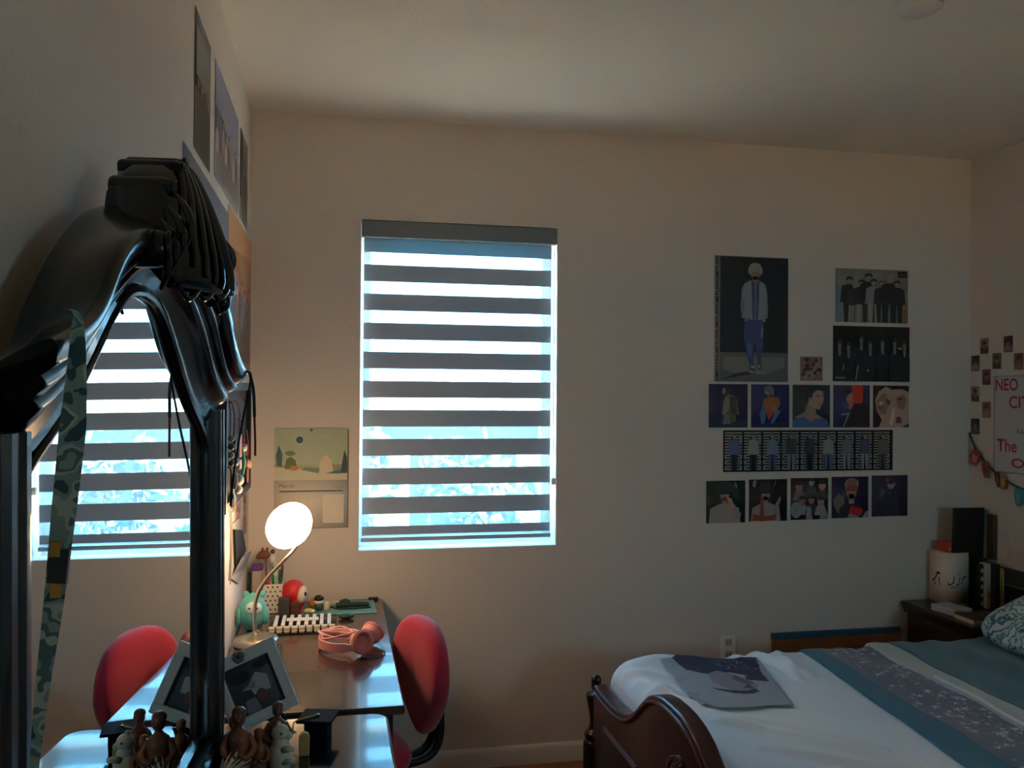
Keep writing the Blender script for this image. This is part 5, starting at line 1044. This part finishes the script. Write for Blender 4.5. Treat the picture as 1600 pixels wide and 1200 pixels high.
for i in range(300):
    u, t = rng.uniform(.04, .96), rng.uniform(-.05, .98); r = rng.choice([.006, .007, .009, .014, .018, .022]); a0 = rng.uniform(0, 6.28); L = e2(t)-e1(t); pts = []
    arms = rng.choice([4, 5, 5])
    for k in range(arms*2):
        q = r if k % 2 == 0 else r*.16; a = a0+math.pi*k/arms; pts.append(fg(min(.99, max(.01, u+q*math.cos(a)/L)), t+q*math.sin(a)/1.5))
    c = fg(u, t); b.add([c]+pts, [(0, 1+k, 1+(k+1) % len(pts)) for k in range(len(pts))], SP)
o = b.build('starfish_print', BK_, sharp=None); o['kind'] = 'stuff'
DU = thing('duvet', 'teal duvet with a cream turned-down fold at the head of the bed', 'duvet', (2.6, BYC, .64))
strip_part('cream_fold', lambda t: e2(t)-.012, e3, .026, CREAM, DU, n=10, wr=.004)
b = MB(); f_ = band(lambda t: e2(t)-.012, e3, .030, 4, .003); b.tube([f_(0.02, t) for t in span(.30, .85, 40)], .0055, mat((226, 228, 226), .7), 8); b.build('piping', DU)
strip_part('teal_cover', e3, e4, .030, TEAL2, DU, n=30, wr=.006)
def pillow(name, lab, c, hx, hy, hz, m, rot, tiltx):
    M = Matrix.Translation(c) @ Matrix.Rotation(math.radians(rot), 4, 'Z') @ Matrix.Rotation(math.radians(tiltx), 4, 'Y'); rings = []; n = 44
    for i in range(15):
        v = -1+2*i/14; k = (1-abs(v)**2.2)**.5 if abs(v) < 1 else .0; k = max(k, .02); zz = hz*math.copysign(abs(v)**.9, v)
        rings.append([M @ Vector((hx*(.90+.10*k if abs(v) < .25 else k**.55*.98)*math.copysign(abs(math.cos(a))**.42, math.cos(a)), hy*(.90+.10*k if abs(v) < .25 else k**.55*.98)*math.copysign(abs(math.sin(a))**.42, math.sin(a)), zz+.006*math.sin(3*a+v*4))) for a in [2*math.pi*j/n for j in range(n)]])
    b = MB(); b.loft(rings, m); return tag(b.build(name, sharp=None), lab, 'pillow', 'pillows on the bed')
LEAF = patch_mat('leaf_print', [(196, 208, 204), (74, 118, 124), (188, 202, 198), (98, 142, 146), (206, 214, 208)], 13, detail=3, steps=[0, .42, .48, .55, .60])
pillow('pillow', 'leaf patterned white and teal pillow leaning near the nightstand', (3.045, -.92, .735), .225, .30, .075, LEAF, 4, -20)
pillow('pillow', 'dark teal pillow in front of the leaf patterned one', (2.96, -1.60, .725), .24, .32, .075, mat((40, 88, 104), .9), -3, -18)
# large print lying on the sheet
PR = [(1.51, -.585), (1.874, -.690), (1.765, -1.139), (1.465, -1.111)]
def pr_pt(u, v, k=0):
    a = Vector(PR[3])*(1-u)+Vector(PR[2])*u; c = Vector(PR[0])*(1-u)+Vector(PR[1])*u; p = a*(1-v)+c*v
    zz = max(bed_z(p.x+dx, p.y+dy) for dx, dy in ((0, 0), (.02, 0), (-.02, 0), (0, .02), (0, -.02)))
    return Vector((p.x, p.y, .5*zz+.5*.615+.006-drop(MY1-p.y, .055)*.8+k*.0001))
def inside(pt, poly):
    x, y = pt; r = False
    for (x0, y0), (x1, y1) in zip(poly, poly[1:]+poly[:1]):
        if (y0 > y) != (y1 > y) and x < (x1-x0)*(y-y0)/(y1-y0)+x0: r = not r
    return r
layers = [((52, 56, 78), [(.10, .995), (.20, .70), (.42, .60), (.62, .66), (.92, .52), (.985, .995)]), ((62, 64, 84), [(.72, .50), (.74, .58), (.94, .60), (.94, .46)]), ((150, 140, 144), [(.36, .44), (.38, .62), (.50, .70), (.66, .60), (.80, .40), (.72, .26), (.50, .28)]), ((112, 96, 104), [(.58, .52), (.64, .60), (.78, .44), (.70, .38)]), ((58, 62, 78), [(.30, .36), (.34, .32), (.50, .24), (.66, .22), (.76, .26), (.74, .32), (.62, .28), (.48, .30)]), ((88, 70, 88), [(.62, .34), (.70, .40), (.74, .32)])]
b = MB(); G = 84; base = mat((168, 172, 176), .5); lm = [(mat(c, .5), p) for c, p in layers]; dots = mat((150, 152, 166), .5); rng = random.Random(9)
dt = [(rng.uniform(.55, .95), rng.uniform(.74, .97)) for _ in range(26)]
b.v = [pr_pt(i/G, j/G) for i in range(G+1) for j in range(G+1)]
for i in range(G):
    for j in range(G):
        c = ((i+.5)/G, (j+.5)/G); m = base
        for q, p in lm:
            if inside(c, p): m = q
        if any(abs(c[0]-x)+abs(c[1]-y) < .014 for x, y in dt): m = dots
        k = b.mi(m); b.f.append([i*(G+1)+j, (i+1)*(G+1)+j, (i+1)*(G+1)+j+1, i*(G+1)+j+1]); b.m.append(k)
o = b.build('poster', sharp=None); sd = o.modifiers.new('paper', 'SOLIDIFY'); sd.thickness = .0006
tag(o, 'grey poster of a figure in a dark navy top lying on the white sheet', 'poster')

#@@END
